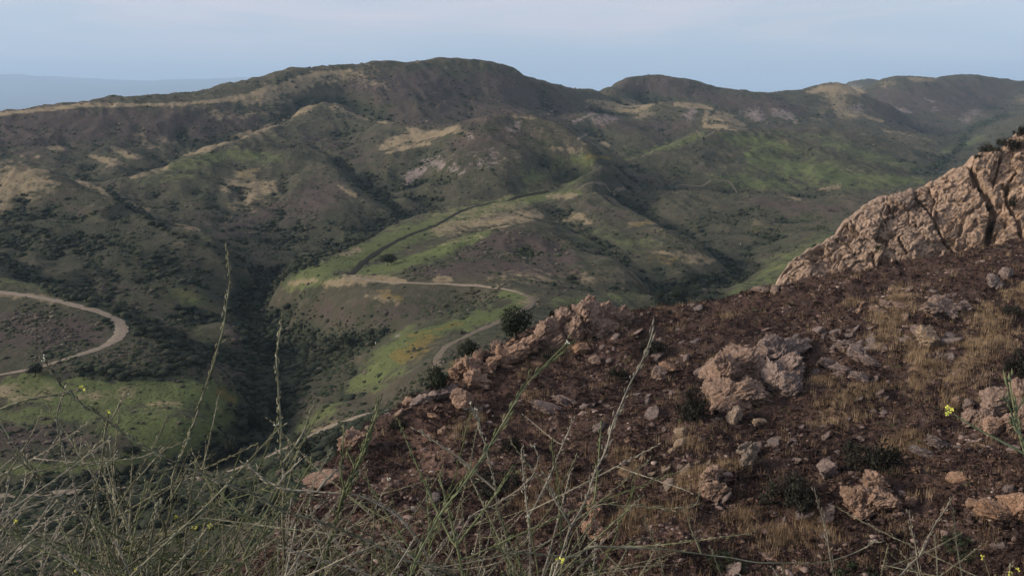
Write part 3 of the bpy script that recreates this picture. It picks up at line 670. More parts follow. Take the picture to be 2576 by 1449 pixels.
def shrubball(seed, n, lobes, size):
    """loose sprawling shrub: many small sprays over a ragged outline"""
    r = np.random.default_rng(seed); a = r.uniform(0, 6.28, lobes); q = np.sqrt(r.random(lobes)) * .78
    c = np.stack([np.cos(a) * q, np.sin(a) * q, r.uniform(.12, .62, lobes) * (1.1 - q * .7)], 1)
    k = r.integers(0, lobes, n); d = r.standard_normal((n, 3)); d /= np.linalg.norm(d, axis=1)[:, None]
    p = c[k] + d * (r.uniform(.12, .34, lobes)[k] * r.uniform(.3, 1.25, n))[:, None] * [1, 1, .9]; p[:, 2] = np.abs(p[:, 2])
    t = r.standard_normal((n, 3)); t /= np.linalg.norm(t, axis=1)[:, None]; w = np.cross(t, d); w /= np.linalg.norm(w, axis=1)[:, None] + 1e-9
    s = size * r.uniform(.4, 1.4, n)[:, None]
    V = np.stack([p - t * s, p + w * s * .45, p + t * s, p - w * s * .45], 1).reshape(-1, 3)
    return V, np.arange(4 * n).reshape(n, 4)
def veg_mat(name, c0, c1, tint='tint'):
    m, nt, b = new_mat(name, .85); b.inputs['Specular IOR Level'].default_value = .1
    tcv = N(nt, 'ShaderNodeTexCoord').outputs['Object']
    c = ramp(nt, attr(nt, tint, 'Fac'), [(0, c0), (1, c1)])
    n_ = noise_node(nt, 1.3, 3, .7, tcv)
    nt.links.new(mixc(nt, mth(nt, 'MULTIPLY', n_, .35), c, tuple(x * 1.6 for x in c1)), b.inputs['Base Color'])
    return m
m_scrub = new_mat('scrub leaves', .9)
def scrub_mat():
    m, nt, b = m_scrub; b.inputs['Specular IOR Level'].default_value = .05
    t = attr(nt, 'tint', 'Fac')
    c = ramp(nt, t, [(0, (.022, .030, .019)), (.35, (.042, .054, .028)), (.6, (.066, .060, .044)), (.8, (.10, .082, .066)), (1, (.15, .14, .10))])
    nt.links.new(c, b.inputs['Base Color']); return m
scrub_mat(); m_scrub = m_scrub[0]
m_oak = veg_mat('oak leaves', (.012, .016, .010), (.030, .036, .021))
m_sh = veg_mat('sooty shrub leaves', (.011, .012, .010), (.032, .031, .022))
m_bark, nt, b = new_mat('dark bark')
nt.links.new(mixc(nt, noise_node(nt, 6, 4, .7), (.018, .014, .012), (.05, .04, .034)), b.inputs['Base Color'])

ok = VIS & (DD > 160) & (DD < 3600) & (np.abs(AA) < .72)
rr, cc_ = np.where(ok); RG = np.random.default_rng(5)
def cover(r, c, k): return CH[k][r, c]
def sample(nwant, weight):
    """random visible grid spots with acceptance weight"""
    s = RG.integers(0, len(rr), nwant); r, c = rr[s], cc_[s]
    w_ = weight(r, c); keep = RG.random(nwant) < w_
    r, c = r[keep], c[keep]
    a = TA[c] + RG.uniform(-.5, .5, len(c)) * (TA[1] - TA[0]); l = np.log(TD[r]) + RG.uniform(-.5, .5, len(r)) * .004
    D = np.exp(l); x = a * D; y = D
    return np.stack([x, y, ground(x, y)], 1), r, c
pn = fbm2(X / 40, Y / 40, 3, 70)
def w_scrub(r, c):
    G, T, D_, B_, S_ = (cover(r, c, k) for k in 'GTDBR')
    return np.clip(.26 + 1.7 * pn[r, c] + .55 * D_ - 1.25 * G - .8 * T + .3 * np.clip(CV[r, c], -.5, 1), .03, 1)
pos, r, c = sample(150000, w_scrub); k_ = track_dist(pos[:, 0], pos[:, 1]) > 5; pos, r, c = pos[k_], r[k_], c[k_]
n = len(pos); Dn = pos[:, 1]
tt = [blob(s, 0, .22) for s in range(6)] + [blob(20 + s, 1, .2) for s in range(4)]
pick = np.where(Dn > 620, RG.integers(0, 6, n), RG.integers(6, 10, n))
sz = np.clip(RG.lognormal(-.12, .5, n), .3, 2.3) * (.55 + .9 * sstep(300, 2200, Dn)) * (1 + .5 * cover(r, c, 'D'))
pos[:, 2] -= sz * .25
scl = np.stack([sz * RG.uniform(.9, 1.7, n), sz * RG.uniform(.9, 1.4, n), sz * RG.uniform(.5, 1.0, n)], 1)
V, F, own = scatter(tt, pos, scl, RG.uniform(0, 6.28, n), pick)
tv = np.clip(RG.beta(1.6, 2.4, n) + .22 * cover(r, c, 'B') - .25 * cover(r, c, 'D') + .12 * cover(r, c, 'T') - .1 * cover(r, c, 'G'), 0, 1)
tag(link('chaparral_scrub', mesh_from('scrub', V, F, m_scrub, True, {'tint': tv[own]})), 'low dark chaparral scrub speckling the far hillsides', None, None, 'stuff')
# dense canyon woodland
pos, r, c = sample(110000, lambda r, c: np.clip(cover(r, c, 'D') * 1.8 - .95, 0, .85) * np.clip(1.6 * sstep(180, 500, TD[r]), .35, 1))
td = track_dist(pos[:, 0], pos[:, 1]); k_ = (td > 7) & ~((td < 16) & (pos[:, 1] < 360) & (pos[:, 0] > -100)); pos, r, c = pos[k_], r[k_], c[k_]; n = len(pos); Dn = pos[:, 1]
lt = [leafball(100 + s, 46, 5, .30) for s in range(8)] + [blob(60 + s, 1, .16) for s in range(4)]
pick = RG.integers(0, 12, n)
sz = RG.uniform(1.2, 3.0, n) * (1 + .5 * sstep(500, 2000, Dn))
pos[:, 2] -= .3
scl = np.stack([sz, sz, sz * RG.uniform(.7, 1.0, n)], 1)
V, F, own = scatter(lt, pos, scl, RG.uniform(0, 6.28, n), pick)
tag(link('canyon_woodland', mesh_from('woodland', V, F, m_oak, False, {'tint': RG.random(n)[own]})), 'dense dark oak and scrub thicket filling the canyon bottoms', None, None, 'stuff')
# hummocky grass clumps that give the green and straw fields their nap
pos, r, c = sample(60000, lambda r, c: np.clip((cover(r, c, 'G') + cover(r, c, 'T')) - .35, 0, .8) * (TD[r] < 1100))
k_ = track_dist(pos[:, 0], pos[:, 1]) > 4; pos, r, c = pos[k_], r[k_], c[k_]; n = len(pos); Dn = pos[:, 1]
sz = RG.uniform(.25, .7, n) * (.8 + .5 * sstep(300, 1000, Dn)); pos[:, 2] -= sz * .2
scl = np.stack([sz * RG.uniform(1.2, 2.6, n), sz, sz * RG.uniform(.35, .7, n)], 1)
V, F, own = scatter(tt[:6], pos, scl, RG.uniform(-.4, .4, n), RG.integers(0, 6, n))
m_clump, nt, b = new_mat('grass clumps', .95); b.inputs['Specular IOR Level'].default_value = .05
nt.links.new(ramp(nt, attr(nt, 'tint', 'Fac'), [(0, (.060, .080, .034)), (.4, (.12, .142, .062)), (.62, (.17, .15, .08)), (1, (.29, .24, .155))]), b.inputs['Base Color'])
tv = np.clip(RG.uniform(0, .45, n) + .6 * np.clip(cover(r, c, 'T') - .6 * cover(r, c, 'G'), 0, 1), 0, 1)
tag(link('field_grass', mesh_from('fieldgrass', V, F, m_clump, True, {'tint': tv[own]})), 'tufty green and straw grass on the canyon benches', None, None, 'stuff')
# ---------------------------------------------------------------- roads
def spline(P, n):
    P = np.asarray(P, float); P = np.vstack([2 * P[0] - P[1], P, 2 * P[-1] - P[-2]]); out = []
    for i in range(1, len(P) - 2):
        t = np.linspace(0, 1, n, endpoint=False)[:, None]; a, b, c, d = P[i-1:i+3]
        out.append(.5 * (2*b + (c - a) * t + (2*a - 5*b + 4*c - d) * t**2 + (3*b - a - 3*c + d) * t**3))
    return np.vstack(out + [P[-2:-1]])
def road(name, nodes, width, mat, label, d0=150., d1=1600., lift=.22):
    pts = [hit(p[0], p[1], p[2] if len(p) > 2 else d0, p[3] if len(p) > 3 else d1) for p in nodes]
    pts = np.array([p for p in pts if p is not None])
    C = spline(pts[:, :2], 40); T = np.gradient(C, axis=0); T /= np.linalg.norm(T, axis=1)[:, None]
    Nn = np.stack([-T[:, 1], T[:, 0]], 1); n = len(C)
    us = np.linspace(-1, 1, 7); w_ = (width if np.isscalar(width) else np.interp(np.linspace(0, 1, n), np.linspace(0, 1, len(width)), width)) * .5 * (1 + .30 * noise2(np.arange(n) * .11, np.arange(n) * 0 + .5, 3))
    P = C[:, None] + Nn[:, None] * (us[None, :, None] * w_[:, None, None])
    z = ground(P[..., 0].ravel(), P[..., 1].ravel()).reshape(n, 7)
    z = z * .25 + z[:, 3:4] * .75 if np.max(width) > 3 else z * .6 + z[:, 3:4] * .4
    z = np.maximum(z, ground(P[..., 0].ravel(), P[..., 1].ravel()).reshape(n, 7)) + lift * (1 - .9 * us[None]**4)
    V = np.concatenate([P, z[..., None]], -1).reshape(-1, 3)
    i = np.arange(n * 7).reshape(n, 7); F = np.stack([i[:-1, :-1], i[:-1, 1:], i[1:, 1:], i[1:, :-1]], -1).reshape(-1, 4)
    tag(link(name, mesh_from(name, V, F, mat, True)), label, None, None, 'structure'); return C
def dirt(name, c0, c1):
    m, nt, b = new_mat(name, .95); b.inputs['Specular IOR Level'].default_value = .05
    tcd = N(nt, 'ShaderNodeTexCoord').outputs['Object']
    nt.links.new(mixc(nt, ramp(nt, noise_node(nt, .5, 6, .7, tcd), [(.35, 0), (.65, 1)]), c0, c1), b.inputs['Base Color']); return m
m_dirt = dirt('pale dirt', (.17, .145, .108), (.26, .22, .165)); m_dirt2 = dirt('dull dirt', (.11, .095, .07), (.17, .145, .105)); m_dark = dirt('dark strip', (.018, .019, .015), (.036, .034, .026))
road('dirt_road', TRACKS['left'], [6,5,4.6,4.2,4,4.4,5.5,6.2,5.6,3.6,2.6,2.4,2.4,2.4], m_dirt, 'pale dirt road curling round the knoll on the left')
road('dirt_road', TRACKS['bend'], 3.5, m_dirt2, 'dirt track bending down the green bench behind the rocks')
road('footpath', TRACKS['knoll'], 2.0, m_dirt, 'narrow straw coloured path across the brown knoll')
mesa_track = road('dark_track', TRACKS['mesa'], 4.8, m_dark, 'dark track running up the green mesa', lift=.3)  # near-black ribbon laid on the surface, not sunk into the mesa
road('dirt_road', TRACKS['floor'], 6.0, m_dirt, 'dirt road along the canyon floor below the burnt slope')
road('footpath', [(1450,479),(1530,478),(1620,478),(1700,472),(1760,470),(1850,479),(1940,494),(2010,504)], 2.4, m_dirt2, 'thin pale trail along the far spur')
road('footpath', [(1580,405),(1640,380),(1700,354),(1760,338),(1815,326),(1850,325)], 3.0, m_dirt2, 'thin trail climbing the crest of the green hill', 1100, 1700)
# ---------------------------------------------------------------- rock
def rock_mat(name, cols, sc=1.):
    m, nt, b = new_mat(name, .92); b.inputs['Specular IOR Level'].default_value = .12
    t = N(nt, 'ShaderNodeTexCoord').outputs['Object']
    n1 = noise_node(nt, .35 * sc, 6, .65, t); n2 = noise_node(nt, 2.2 * sc, 8, .72, t)
    c = mixc(nt, ramp(nt, n1, [(.38, 0), (.60, 1)]), cols[0], cols[1])
    c = mixc(nt, ramp(nt, n2, [(.50, 0), (.66, 1)]), c, cols[2])
    c = mixc(nt, ramp(nt, n2, [(.28, 1), (.42, 0)]), c, cols[3])
    oi = N(nt, 'ShaderNodeObjectInfo')
    hs = N(nt, 'ShaderNodeHueSaturation'); nt.links.new(c, hs.inputs['Color'])
    nt.links.new(mth(nt, 'ADD', mth(nt, 'MULTIPLY', oi.outputs['Random'], .35), .85), hs.inputs['Value'])
    nt.links.new(mth(nt, 'ADD', mth(nt, 'MULTIPLY', oi.outputs['Random'], .35), .78), hs.inputs['Saturation'])
    nt.links.new(hs.outputs[0], b.inputs['Base Color'])
    vo = N(nt, 'ShaderNodeTexVoronoi'); vo.feature = 'DISTANCE_TO_EDGE'; vo.inputs['Scale'].default_value = .9 * sc
    wv = N(nt, 'ShaderNodeVectorMath', operation='ADD'); nt.links.new(t, wv.inputs[0])
    nt.links.new(noise_node(nt, 1.2 * sc, 4, .6, t, 'Color'), wv.inputs[1]); nt.links.new(wv.outputs[0], vo.inputs['Vector'])
    bp = N(nt, 'ShaderNodeBump'); bp.inputs['Strength'].default_value = 1.; bp.inputs['Distance'].default_value = .35 / sc
    h = mth(nt, 'ADD', mth(nt, 'MULTIPLY', ramp(nt, vo.outputs['Distance'], [(0, 0), (.07, 1)]), .35), n2)
    nt.links.new(h, bp.inputs['Height']); nt.links.new(bp.outputs[0], b.inputs['Normal'])
    return m
mr_fin = rock_mat('sandstone', [(.26, .19, .135), (.375, .268, .185), (.45, .345, .25), (.17, .135, .105)])
mr_org = rock_mat('orange rock', [(.22, .15, .105), (.33, .215, .145), (.39, .28, .20), (.12, .09, .072)], 1.6)
mr_gry = rock_mat('weathered rock', [(.15, .12, .105), (.22, .17, .145), (.31, .26, .225), (.08, .065, .06)], 1.6)
mr_tan = rock_mat('buff rock', [(.22, .17, .12), (.31, .235, .165), (.38, .31, .23), (.12, .10, .08)], 1.6)
MR = {'o': mr_org, 'g': mr_gry, 't': mr_tan}
ICO = {s: ico(s) for s in (0, 1, 2, 3, 4, 5)}
def rock_v(seed, sub, sx, sy, sz, rough=.10, planes=11, tilt=.0):
    """a broken boulder: convex block cut by planes, then chipped"""
    r = np.random.default_rng(seed); v, f = ICO[sub]
    nn_ = r.standard_normal((planes, 3)); nn_ /= np.linalg.norm(nn_, axis=1)[:, None]
    h = r.uniform(.62, 1., planes); dots = v @ nn_.T
    rad = np.min(np.where(dots > .15, h / np.maximum(dots, .15), 9), axis=1); rad = np.minimum(rad, 1.25)
    p = v * rad[:, None] + seed % 97
    k = 1.
    q = v * rad[:, None]
    crack = -np.abs(noise3(p[:, 0] * 2.6, p[:, 1] * 2.6, p[:, 2] * 4.2, seed)) * rough * .7
    q = q * (1 + crack + rough * fbm3(p, 2.2, 3, seed) * (.35 if sub >= 4 else .8))[:, None]
    if sub >= 4:
        pw = p + .12 * np.stack([noise3(p[:, 0] * 2, p[:, 1] * 2, p[:, 2] * 2, 3 + j) for j in range(3)], 1)
        pr_ = pw @ np.array([[.80, 0, .60], [0, 1, 0], [-.60, 0, .80]]).T
        for sc_, am in ((1.3, 1.0), (2.7, .62), (5.6, .34), (11., .16)):
            gap, hgt = worley(pr_ * [.6, 1, 1.5], sc_, seed % 50); q = q * (1 + rough * am * (hgt * 1.5 - .35 * (1 - sstep(0, .07, gap))))[:, None]
    q = q * [sx, sy, sz]
    if tilt: c, s = math.cos(tilt), math.sin(tilt); q = np.stack([q[:, 0] * c - q[:, 2] * s, q[:, 1], q[:, 0] * s + q[:, 2] * c], 1)
    return q, f
TAKEN = []
def rocks_at(name, parts, mat, label, cat='rock', group=None, d0=50, d1=150, sub=5, rough=.09):
    """parts: (px, py, width px, height px, tilt) pieces of one outcrop, seated on the slope behind their lower edge"""
    P = []; base = None
    if cat == 'rock outcrop':
        rg_ = np.random.default_rng(int(parts[0][0] + parts[0][1])); more = []
        for q in parts:
            more.append((q[0], q[1], q[2] * .98, q[3] * .94) + tuple(q[4:]))
            for _ in range(3):
                k_ = rg_.uniform(.25, .5); more.append((q[0] + rg_.uniform(-.30, .30) * q[2], q[1] + rg_.uniform(-.28, .32) * q[3], q[2] * k_ * rg_.uniform(.8, 1.7), q[3] * k_ * rg_.uniform(.6, 1.1), -rg_.uniform(.1, .7)))
        parts = more; rough = .135; sub = 5
    for i, q in enumerate(parts):
        px, py, w_, h_ = q[:4]; ti = q[4] if len(q) > 4 else 0
        g = hit(px, py + h_ * .42, d0, d1)
        if g is None or g[1] > d1: continue
        D = g[1]; a, e = ray(px, py); sx = w_ * D / FP * .62; sz = h_ * D / FP * .60; sy = (sx + sz) * .5
        D2 = D + sy * .35
        v, f = rock_v(int(px * 7 + py), sub, sx, sy, sz, rough, 11, ti)
        D2 += (rng_ := np.random.default_rng(int(px * 3 + py))).uniform(-.15, .25) * sy; P.append((v + [a * D2, D2, e * D2], f))
        if base is None: base = np.array([a * D2, D2, e * D2 - sz])
        TAKEN.append((px, py, max(w_, h_) * .6))
    if not P: return None
    V, F = joinparts(P)
    o = link(name, mesh_from(name, V - base, F, mat, False), None, tuple(base))
    return tag(o, label, cat, group)
# great sandstone fin
TOP = np.array([(1940,742),(1958,712),(1966,688),(2005,649),(2053,618),(2085,598),(2110,579),(2134,552),(2164,528),(2200,502),(2245,490),(2284,478),(2300,474),(2306,486),(2316,474),(2329,474),(2344,456),(2395,427),(2432,415),(2444,424),(2452,396),(2476,381),(2513,370),(2524,392),(2536,378),(2551,348),(2576,333),(2620,312),(2700,290),(2850,330),(2950,420),(3050,520)], float)
BOT = np.array([(1940,765),(1966,762),(2060,745),(2200,722),(2275,705),(2395,690),(2485,665),(2576,650),(2800,630),(3050,600)], float)
CRK = [([(2302,466),(2306,500),(2335,530),(2353,562),(2371,600),(2398,634),(2410,660)], 3.5, 1.9), ([(2440,415),(2448,436),(2463,466),(2488,500),(2500,536),(2492,566),(2486,600),(2470,640)], 11, 3.6),
       ([(2520,385),(2512,420),(2503,455)], 4, 1.8), ([(2560,430),(2535,470),(2530,500),(2560,560),(2570,610)], 6, 2.0), ([(2262,600),(2270,622),(2280,640)], 5, 1.5), ([(2140,560),(2160,590),(2190,610)], 3, .8),
       ([(2335,470),(2352,500),(2340,540)], 4, 1.), ([(2195,640),(2200,665),(2205,690)], 4, 1.2), ([(2420,560),(2412,590)], 3, .9), ([(2030,650),(2080,640),(2110,620)], 3, .7), ([(2225,520),(2215,545),(2228,560)], 3, .8),([(2245,545),(2235,520)], 5, .9)]
nu, nv, nb = 520, 190, 60
ux = np.linspace(1942, 3040, nu); ux = np.where(ux < 2600, ux, ux)
ty = np.interp(ux, TOP[:, 0], TOP[:, 1]); by = np.interp(ux, BOT[:, 0], BOT[:, 1])
ty = ty + 5 * (_h(np.floor(ux / 17 + noise2(ux / 30, ux * 0, 3)).astype(np.int64), 0, 0, 5)) + 3 * _h(np.floor(ux / 6.1).astype(np.int64), 1, 0, 6) * 1.0 + 2 * noise2(ux / 3.3, ux * 0 + .7, 6)
ty = np.convolve(np.pad(ty, 1, mode='edge'), [.25, .5, .25], 'valid')
vv = np.linspace(0, 1, nv)
UPX = np.repeat(ux[:, None], nv, 1); VPY = by[:, None] + (ty - by)[:, None] * vv[None]
Hm = (by - ty) * 140 / FP
Dg = 131 + Hm[:, None] * (.15 * vv[None] + .55 * vv[None] ** 2)
a_, e_ = ray(UPX, VPY)
bulge = np.zeros(UPX.shape)
P3 = np.stack([a_ * Dg, Dg, e_ * Dg], -1)
q = P3.reshape(-1, 3)
wq = q + np.stack([fbm3(q, .5, 3, 41), fbm3(q, .5, 3, 42), fbm3(q, .5, 3, 43)], 1) * .6
rot = np.array([[.80, 0, .60], [0, 1, 0], [-.60, 0, .80]]); wr = wq @ rot.T
d = 1.1 * noise3(wr[:, 0] * .12, wr[:, 1] * .2, wr[:, 2] * .2, 51)
for sc_, am in ((.20, 1.7), (.45, .85), (1.05, .42), (2.4, .18)):
    gap, hgt = worley(wr * [.6, 1, 1.5], sc_, 61 + int(sc_ * 20)); d = d + am * (hgt * .85 - .20 * (1 - sstep(0, .06, gap)))
d = (d + .22 * noise3(wr[:, 0] * 2., wr[:, 1] * 2, wr[:, 2] * 3.4, 54) + .10 * noise3(wr[:, 0] * 5, wr[:, 1] * 5, wr[:, 2] * 7, 55))
pits = sstep(.52, .75, noise3(wq[:, 0] * .55, wq[:, 1] * .55, wq[:, 2] * .75, 57)) * 1.3
d = (d - pits).reshape(UPX.shape)
for L, w_, dep in CRK:
    L = np.array(L, float); best = np.full(UPX.shape, 1e9)
    for p, r_ in zip(L[:-1], L[1:]):
        dx, dy = r_ - p; t = np.clip(((UPX - p[0]) * dx + (VPY - p[1]) * dy) / (dx * dx + dy * dy), 0, 1)
        best = np.minimum(best, np.hypot(UPX - p[0] - t * dx, VPY - p[1] - t * dy))
    best = best + 2.5 * noise2(UPX / 8, VPY / 8, 8)
    d = d - dep * (1 - sstep(w_ * .35, w_ * 1.15, best))
edge = np.minimum(sstep(0, .02, vv)[None] * 1., 1)
nrm = np.array([-.35, -.80, .48]); nrm /= np.linalg.norm(nrm)
taper = sstep(1942, 1990, UPX) * .8 + .2
topf = 1 - .7 * sstep(.93, 1, vv)[None]
P3 = P3 + nrm * (d * taper * topf * .8)[..., None]
# over the top and down the back
last = P3[:, -1]; back = []
for k in range(1, nb + 1):
    t = k / nb; hh = Hm[:, None]
    off = np.stack([.0 * t * Hm, (.10 * Hm + 1.2) * math.sin(min(t * 3, 1) * math.pi / 2) + .35 * Hm * t, -(Hm + 14) * t ** 1.6], 1)
    wob = .8 * noise2(ux / 30 + k * .1, ux * 0 + k * .2, 9)[:, None] * min(1, t * 4)
    back.append(last + off + wob * [0, 1, .3])
P3 = np.concatenate([P3, np.stack(back, 1)], 1)
nu_, nv_ = P3.shape[:2]; ii = np.arange(nu_ * nv_).reshape(nu_, nv_)
FF = np.stack([ii[:-1, :-1], ii[1:, :-1], ii[1:, 1:], ii[:-1, 1:]], -1)
cA = np.interp(VPY, [p[1] for p in CRK[0][0]], [p[0] for p in CRK[0][0]]); cB = np.interp(VPY, [p[1] for p in CRK[1][0]], [p[0] for p in CRK[1][0]])
sideq = (UPX > cA).astype(int) + (UPX > cB).astype(int); sideq = np.concatenate([sideq, np.repeat(sideq[:, -1:], nb, 1)], 1)[:-1, :-1]
fin = empty('rock_outcrop', (float(P3[200, 0, 0]), float(P3[200, 0, 1]), float(P3[200, 0, 2])))
tag(fin, 'great tan sandstone fin split by cracks, rising at the right edge', 'rock outcrop')
VF = P3.reshape(-1, 3) - np.array(fin.location)
for k in range(3):
    f = FF[sideq == k].reshape(-1, 4); used, inv = np.unique(f, return_inverse=True)
    link('rock_slab', mesh_from('slab', VF[used], inv.reshape(f.shape), mr_fin, False), fin)
# named outcrops and boulders of the burnt slope
R_ = rocks_at
R_('rock_outcrop', [(1385,838,60,60,.3),(1425,818,56,78,.2),(1400,860,60,30,.4),(1474,800,64,96,.25),(1482,768,28,52,-.2),(1450,835,50,66,.3),(1522,795,46,80,-.1),(1556,796,44,60,.1),(1570,800,34,44,.1),(1366,856,46,36,.3),(1510,830,70,40,.2)], mr_org, 'craggy orange outcrop with spires on the ridge beside dark oaks', 'rock outcrop', rough=.2)
R_('rock_outcrop', [(1822,950,84,110,-.3),(1868,925,110,90,-.2),(1828,1000,74,84,.1),(1880,985,84,70,-.1),(1905,940,70,80,.1),(1880,895,110,44,-.15),(1850,1020,70,40,-.3),(1790,985,36,50,.1)], mr_org, 'largest domed tan outcrop in the middle of the burnt slope', 'rock outcrop', rough=.17)
R_('rock_outcrop', [(1945,900,74,80,.1),(1950,958,44,76,.1),(1985,930,60,80,-.2),(1965,885,96,44,.3),(1990,975,50,64,.1)], mr_gry, 'dark fractured blocks against the right side of the domed outcrop', 'rock outcrop', rough=.2)
R_('rock_outcrop', [(1322,874,62,36,.4),(1290,890,54,36,.4),(1258,908,52,36,.3),(1228,926,50,34,.4)], mr_org, 'low broken rock spine stepping down left from the craggy outcrop', 'rock outcrop')
R_('rock_outcrop', [(1128,984,56,28,.3),(1092,999,58,28,.3),(1056,1010,52,26,.3)], mr_gry, 'grey rubble ledge along the left shoulder of the ridge', 'rock outcrop')
R_('boulder', [(892,1112,60,44,.3)], mr_org, 'crumbling orange boulder at the left brink of the bare soil', 'boulder', rough=.13)
R_('rock_outcrop', [(2128,872,54,26,-.5),(2166,896,62,26,-.5),(2200,916,60,22,-.5)], mr_gry, 'mauve slabby ledge in the upper middle of the slope', 'rock outcrop')
R_('rock_outcrop', [(2090,915,50,24,-.5),(2126,936,60,26,-.5),(2160,950,44,22,-.5)], mr_gry, 'second slabby ledge just below the mauve one', 'rock outcrop')
R_('rock_outcrop', [(2236,766,50,20,-.3),(2270,772,44,20,-.3),(2214,784,40,20,-.2)], mr_org, 'low tan ledge left of the eye shaped boulder', 'rock outcrop')
R_('rock_outcrop', [(1390,1030,70,20,-.4),(1430,1012,60,18,-.4)], mr_gry, 'thin tilted ledge on the left half of the slope', 'rock outcrop')
R_('rock_outcrop', [(2330,1140,60,24,-.4),(2370,1118,60,24,-.4)], mr_gry, 'thin dark ledge right of the dark shrub pair', 'rock outcrop')
R_('boulder', [(2366,776,88,58,-.1)], mr_org, 'rounded tan boulder hollowed like an eye, high on the slope', 'boulder', rough=.14)
R_('boulder', [(2334,852,52,46,-.4)], mr_tan, 'blocky buff boulder below the eye shaped one', 'boulder')
R_('boulder', [(2316,838,50,16,-.6)], mr_gry, 'thin grey slab leaning on the blocky buff boulder', 'boulder')
R_('rock_outcrop', [(2450,1052,52,50,.2),(2500,1020,60,74,-.5),(2480,1060,50,50,.3)], mr_org, 'orange block stack at the right edge beside the yellow flower', 'rock outcrop', rough=.15)
R_('boulder', [(2497,1080,56,46,-.3)], mr_org, 'bright orange boulder under the block stack at the right edge', 'boulder')
R_('rock_outcrop', [(2572,1010,50,90,.1),(2560,1060,46,50,.2),(2585,1040,60,60,.2)], mr_org, 'orange rocks cut off by the right edge of the slope', 'rock outcrop')
R_('boulder', [(1788,1200,46,56,-.1),(1796,1235,56,50,.1)], mr_org, 'upright pinkish boulder in straw grass on the lower slope', 'boulder', rough=.15)
R_('boulder', [(1880,1134,42,42,.1),(1878,1160,36,46,.0)], mr_tan, 'squared buff boulder with a small hole, below the domed outcrop', 'boulder', rough=.15)
R_('rock_outcrop', [(2205,1222,64,50,-.5),(2222,1262,64,60,.1),(2185,1262,50,60,.2),(2150,1258,46,60,.3),(2165,1290,70,26,.2)], mr_org, 'broken orange outcrop with a square top in the lower right', 'rock outcrop', rough=.17)
R_('boulder', [(2080,1182,48,46,.2)], mr_gry, 'mauve grey boulder beside the two dark shrubs', 'boulder')
R_('boulder', [(1713,1090,32,28,0)], mr_tan, 'small dome shaped pale boulder left of centre slope', 'boulder', rough=.05)
R_('boulder', [(1165,928,48,56,.2),(1196,925,40,60,.1),(1192,962,56,46,.1)], mr_org, 'rounded orange rock pile on the left shoulder of the ridge', 'rock outcrop', rough=.14)
R_('boulder', [(1158,1004,62,48,-.5)], mr_org, 'smooth orange slab tipped downhill on the left shoulder', 'boulder', rough=.06)
R_('boulder', [(1006,1002,50,26,-.2)], mr_gry, 'flat grey boulder at the left foot of the ridge line', 'boulder')
R_('boulder', [(822,1206,96,34,-.12)], mr_org, 'long low slab at the lower left end of the ridge', 'boulder', rough=.06)
R_('rock_outcrop', [(1498,1290,30,56,.2),(1488,1330,40,50,.1),(1510,1345,50,30,.3)], mr_org, 'split orange rock low on the slope behind the mustard', 'rock outcrop', rough=.15)
R_('boulder', [(2516,1292,100,44,-.4),(2560,1270,60,60,.2)], mr_org, 'low reddish ledge near the lower right corner', 'rock outcrop', rough=.2)
R_('boulder', [(2500,708,34,30,.1)], mr_gry, 'larger of two pale boulders under the right end of the fin', 'boulder')
R_('boulder', [(2532,690,26,26,.2)], mr_gry, 'smaller of two pale boulders under the right end of the fin', 'boulder')
R_('boulder', [(1655,940,44,26,-.3)], mr_org, 'flat orange rock left of the tall dark shrub', 'boulder')
R_('boulder', [(1682,924,40,22,-.2)], mr_org, 'flatter orange rock between another and the tall dark shrub', 'boulder')
R_('boulder', [(2154,884,34,34,.3)], mr_gry, 'dark lichen covered boulder among the slabs', 'boulder')
R_('boulder', [(1920,732,50,14,-.1),(1950,728,20,22,0)], mr_org, 'low tan rocks at the left tip of the fin', 'boulder')
R_('boulder', [(1250,868,26,30,.1)], mr_org, 'upper orange rock on the crest between the ridge oaks', 'boulder')
R_('boulder', [(1262,896,26,34,.1)], mr_org, 'orange rock just under the upper one between the ridge oaks', 'boulder')
R_('boulder', [(1205,896,24,36,.1)], mr_org, 'upright orange rock nearest the smaller crest oak', 'boulder')
R_('boulder', [(1115,1084,22,24,.1)], mr_org, 'small upright orange rock on the bare soil', 'boulder')
R_('boulder', [(1094,1045,26,14,-.4)], mr_org, 'small flat orange rock at the top of the bare soil', 'boulder')
R_('boulder', [(2290,1262,26,22,.1)], mr_org, 'lone small orange rock right of the square topped outcrop', 'boulder')
R_('boulder', [(2410,1010,24,22,.1)], mr_org, 'small orange boulder just above the biggest yellow flower', 'boulder')
R_('boulder', [(2432,1020,26,26,-.4)], mr_gry, 'small grey boulder just above the biggest yellow flower', 'boulder')
R_('boulder', [(1848,1048,38,36,-.5)], mr_tan, 'buff boulder just below the domed outcrop', 'boulder')
R_('boulder', [(1912,1062,26,20,-.2)], mr_tan, 'small buff boulder right of the one below the dome', 'boulder')
R_('boulder', [(1500,905,26,18,0)], mr_org, 'flat orange boulder two steps below the craggy outcrop', 'boulder')
R_('boulder', [(1462,876,34,30,.1)], mr_org, 'orange boulder right under the craggy outcrop', 'boulder')

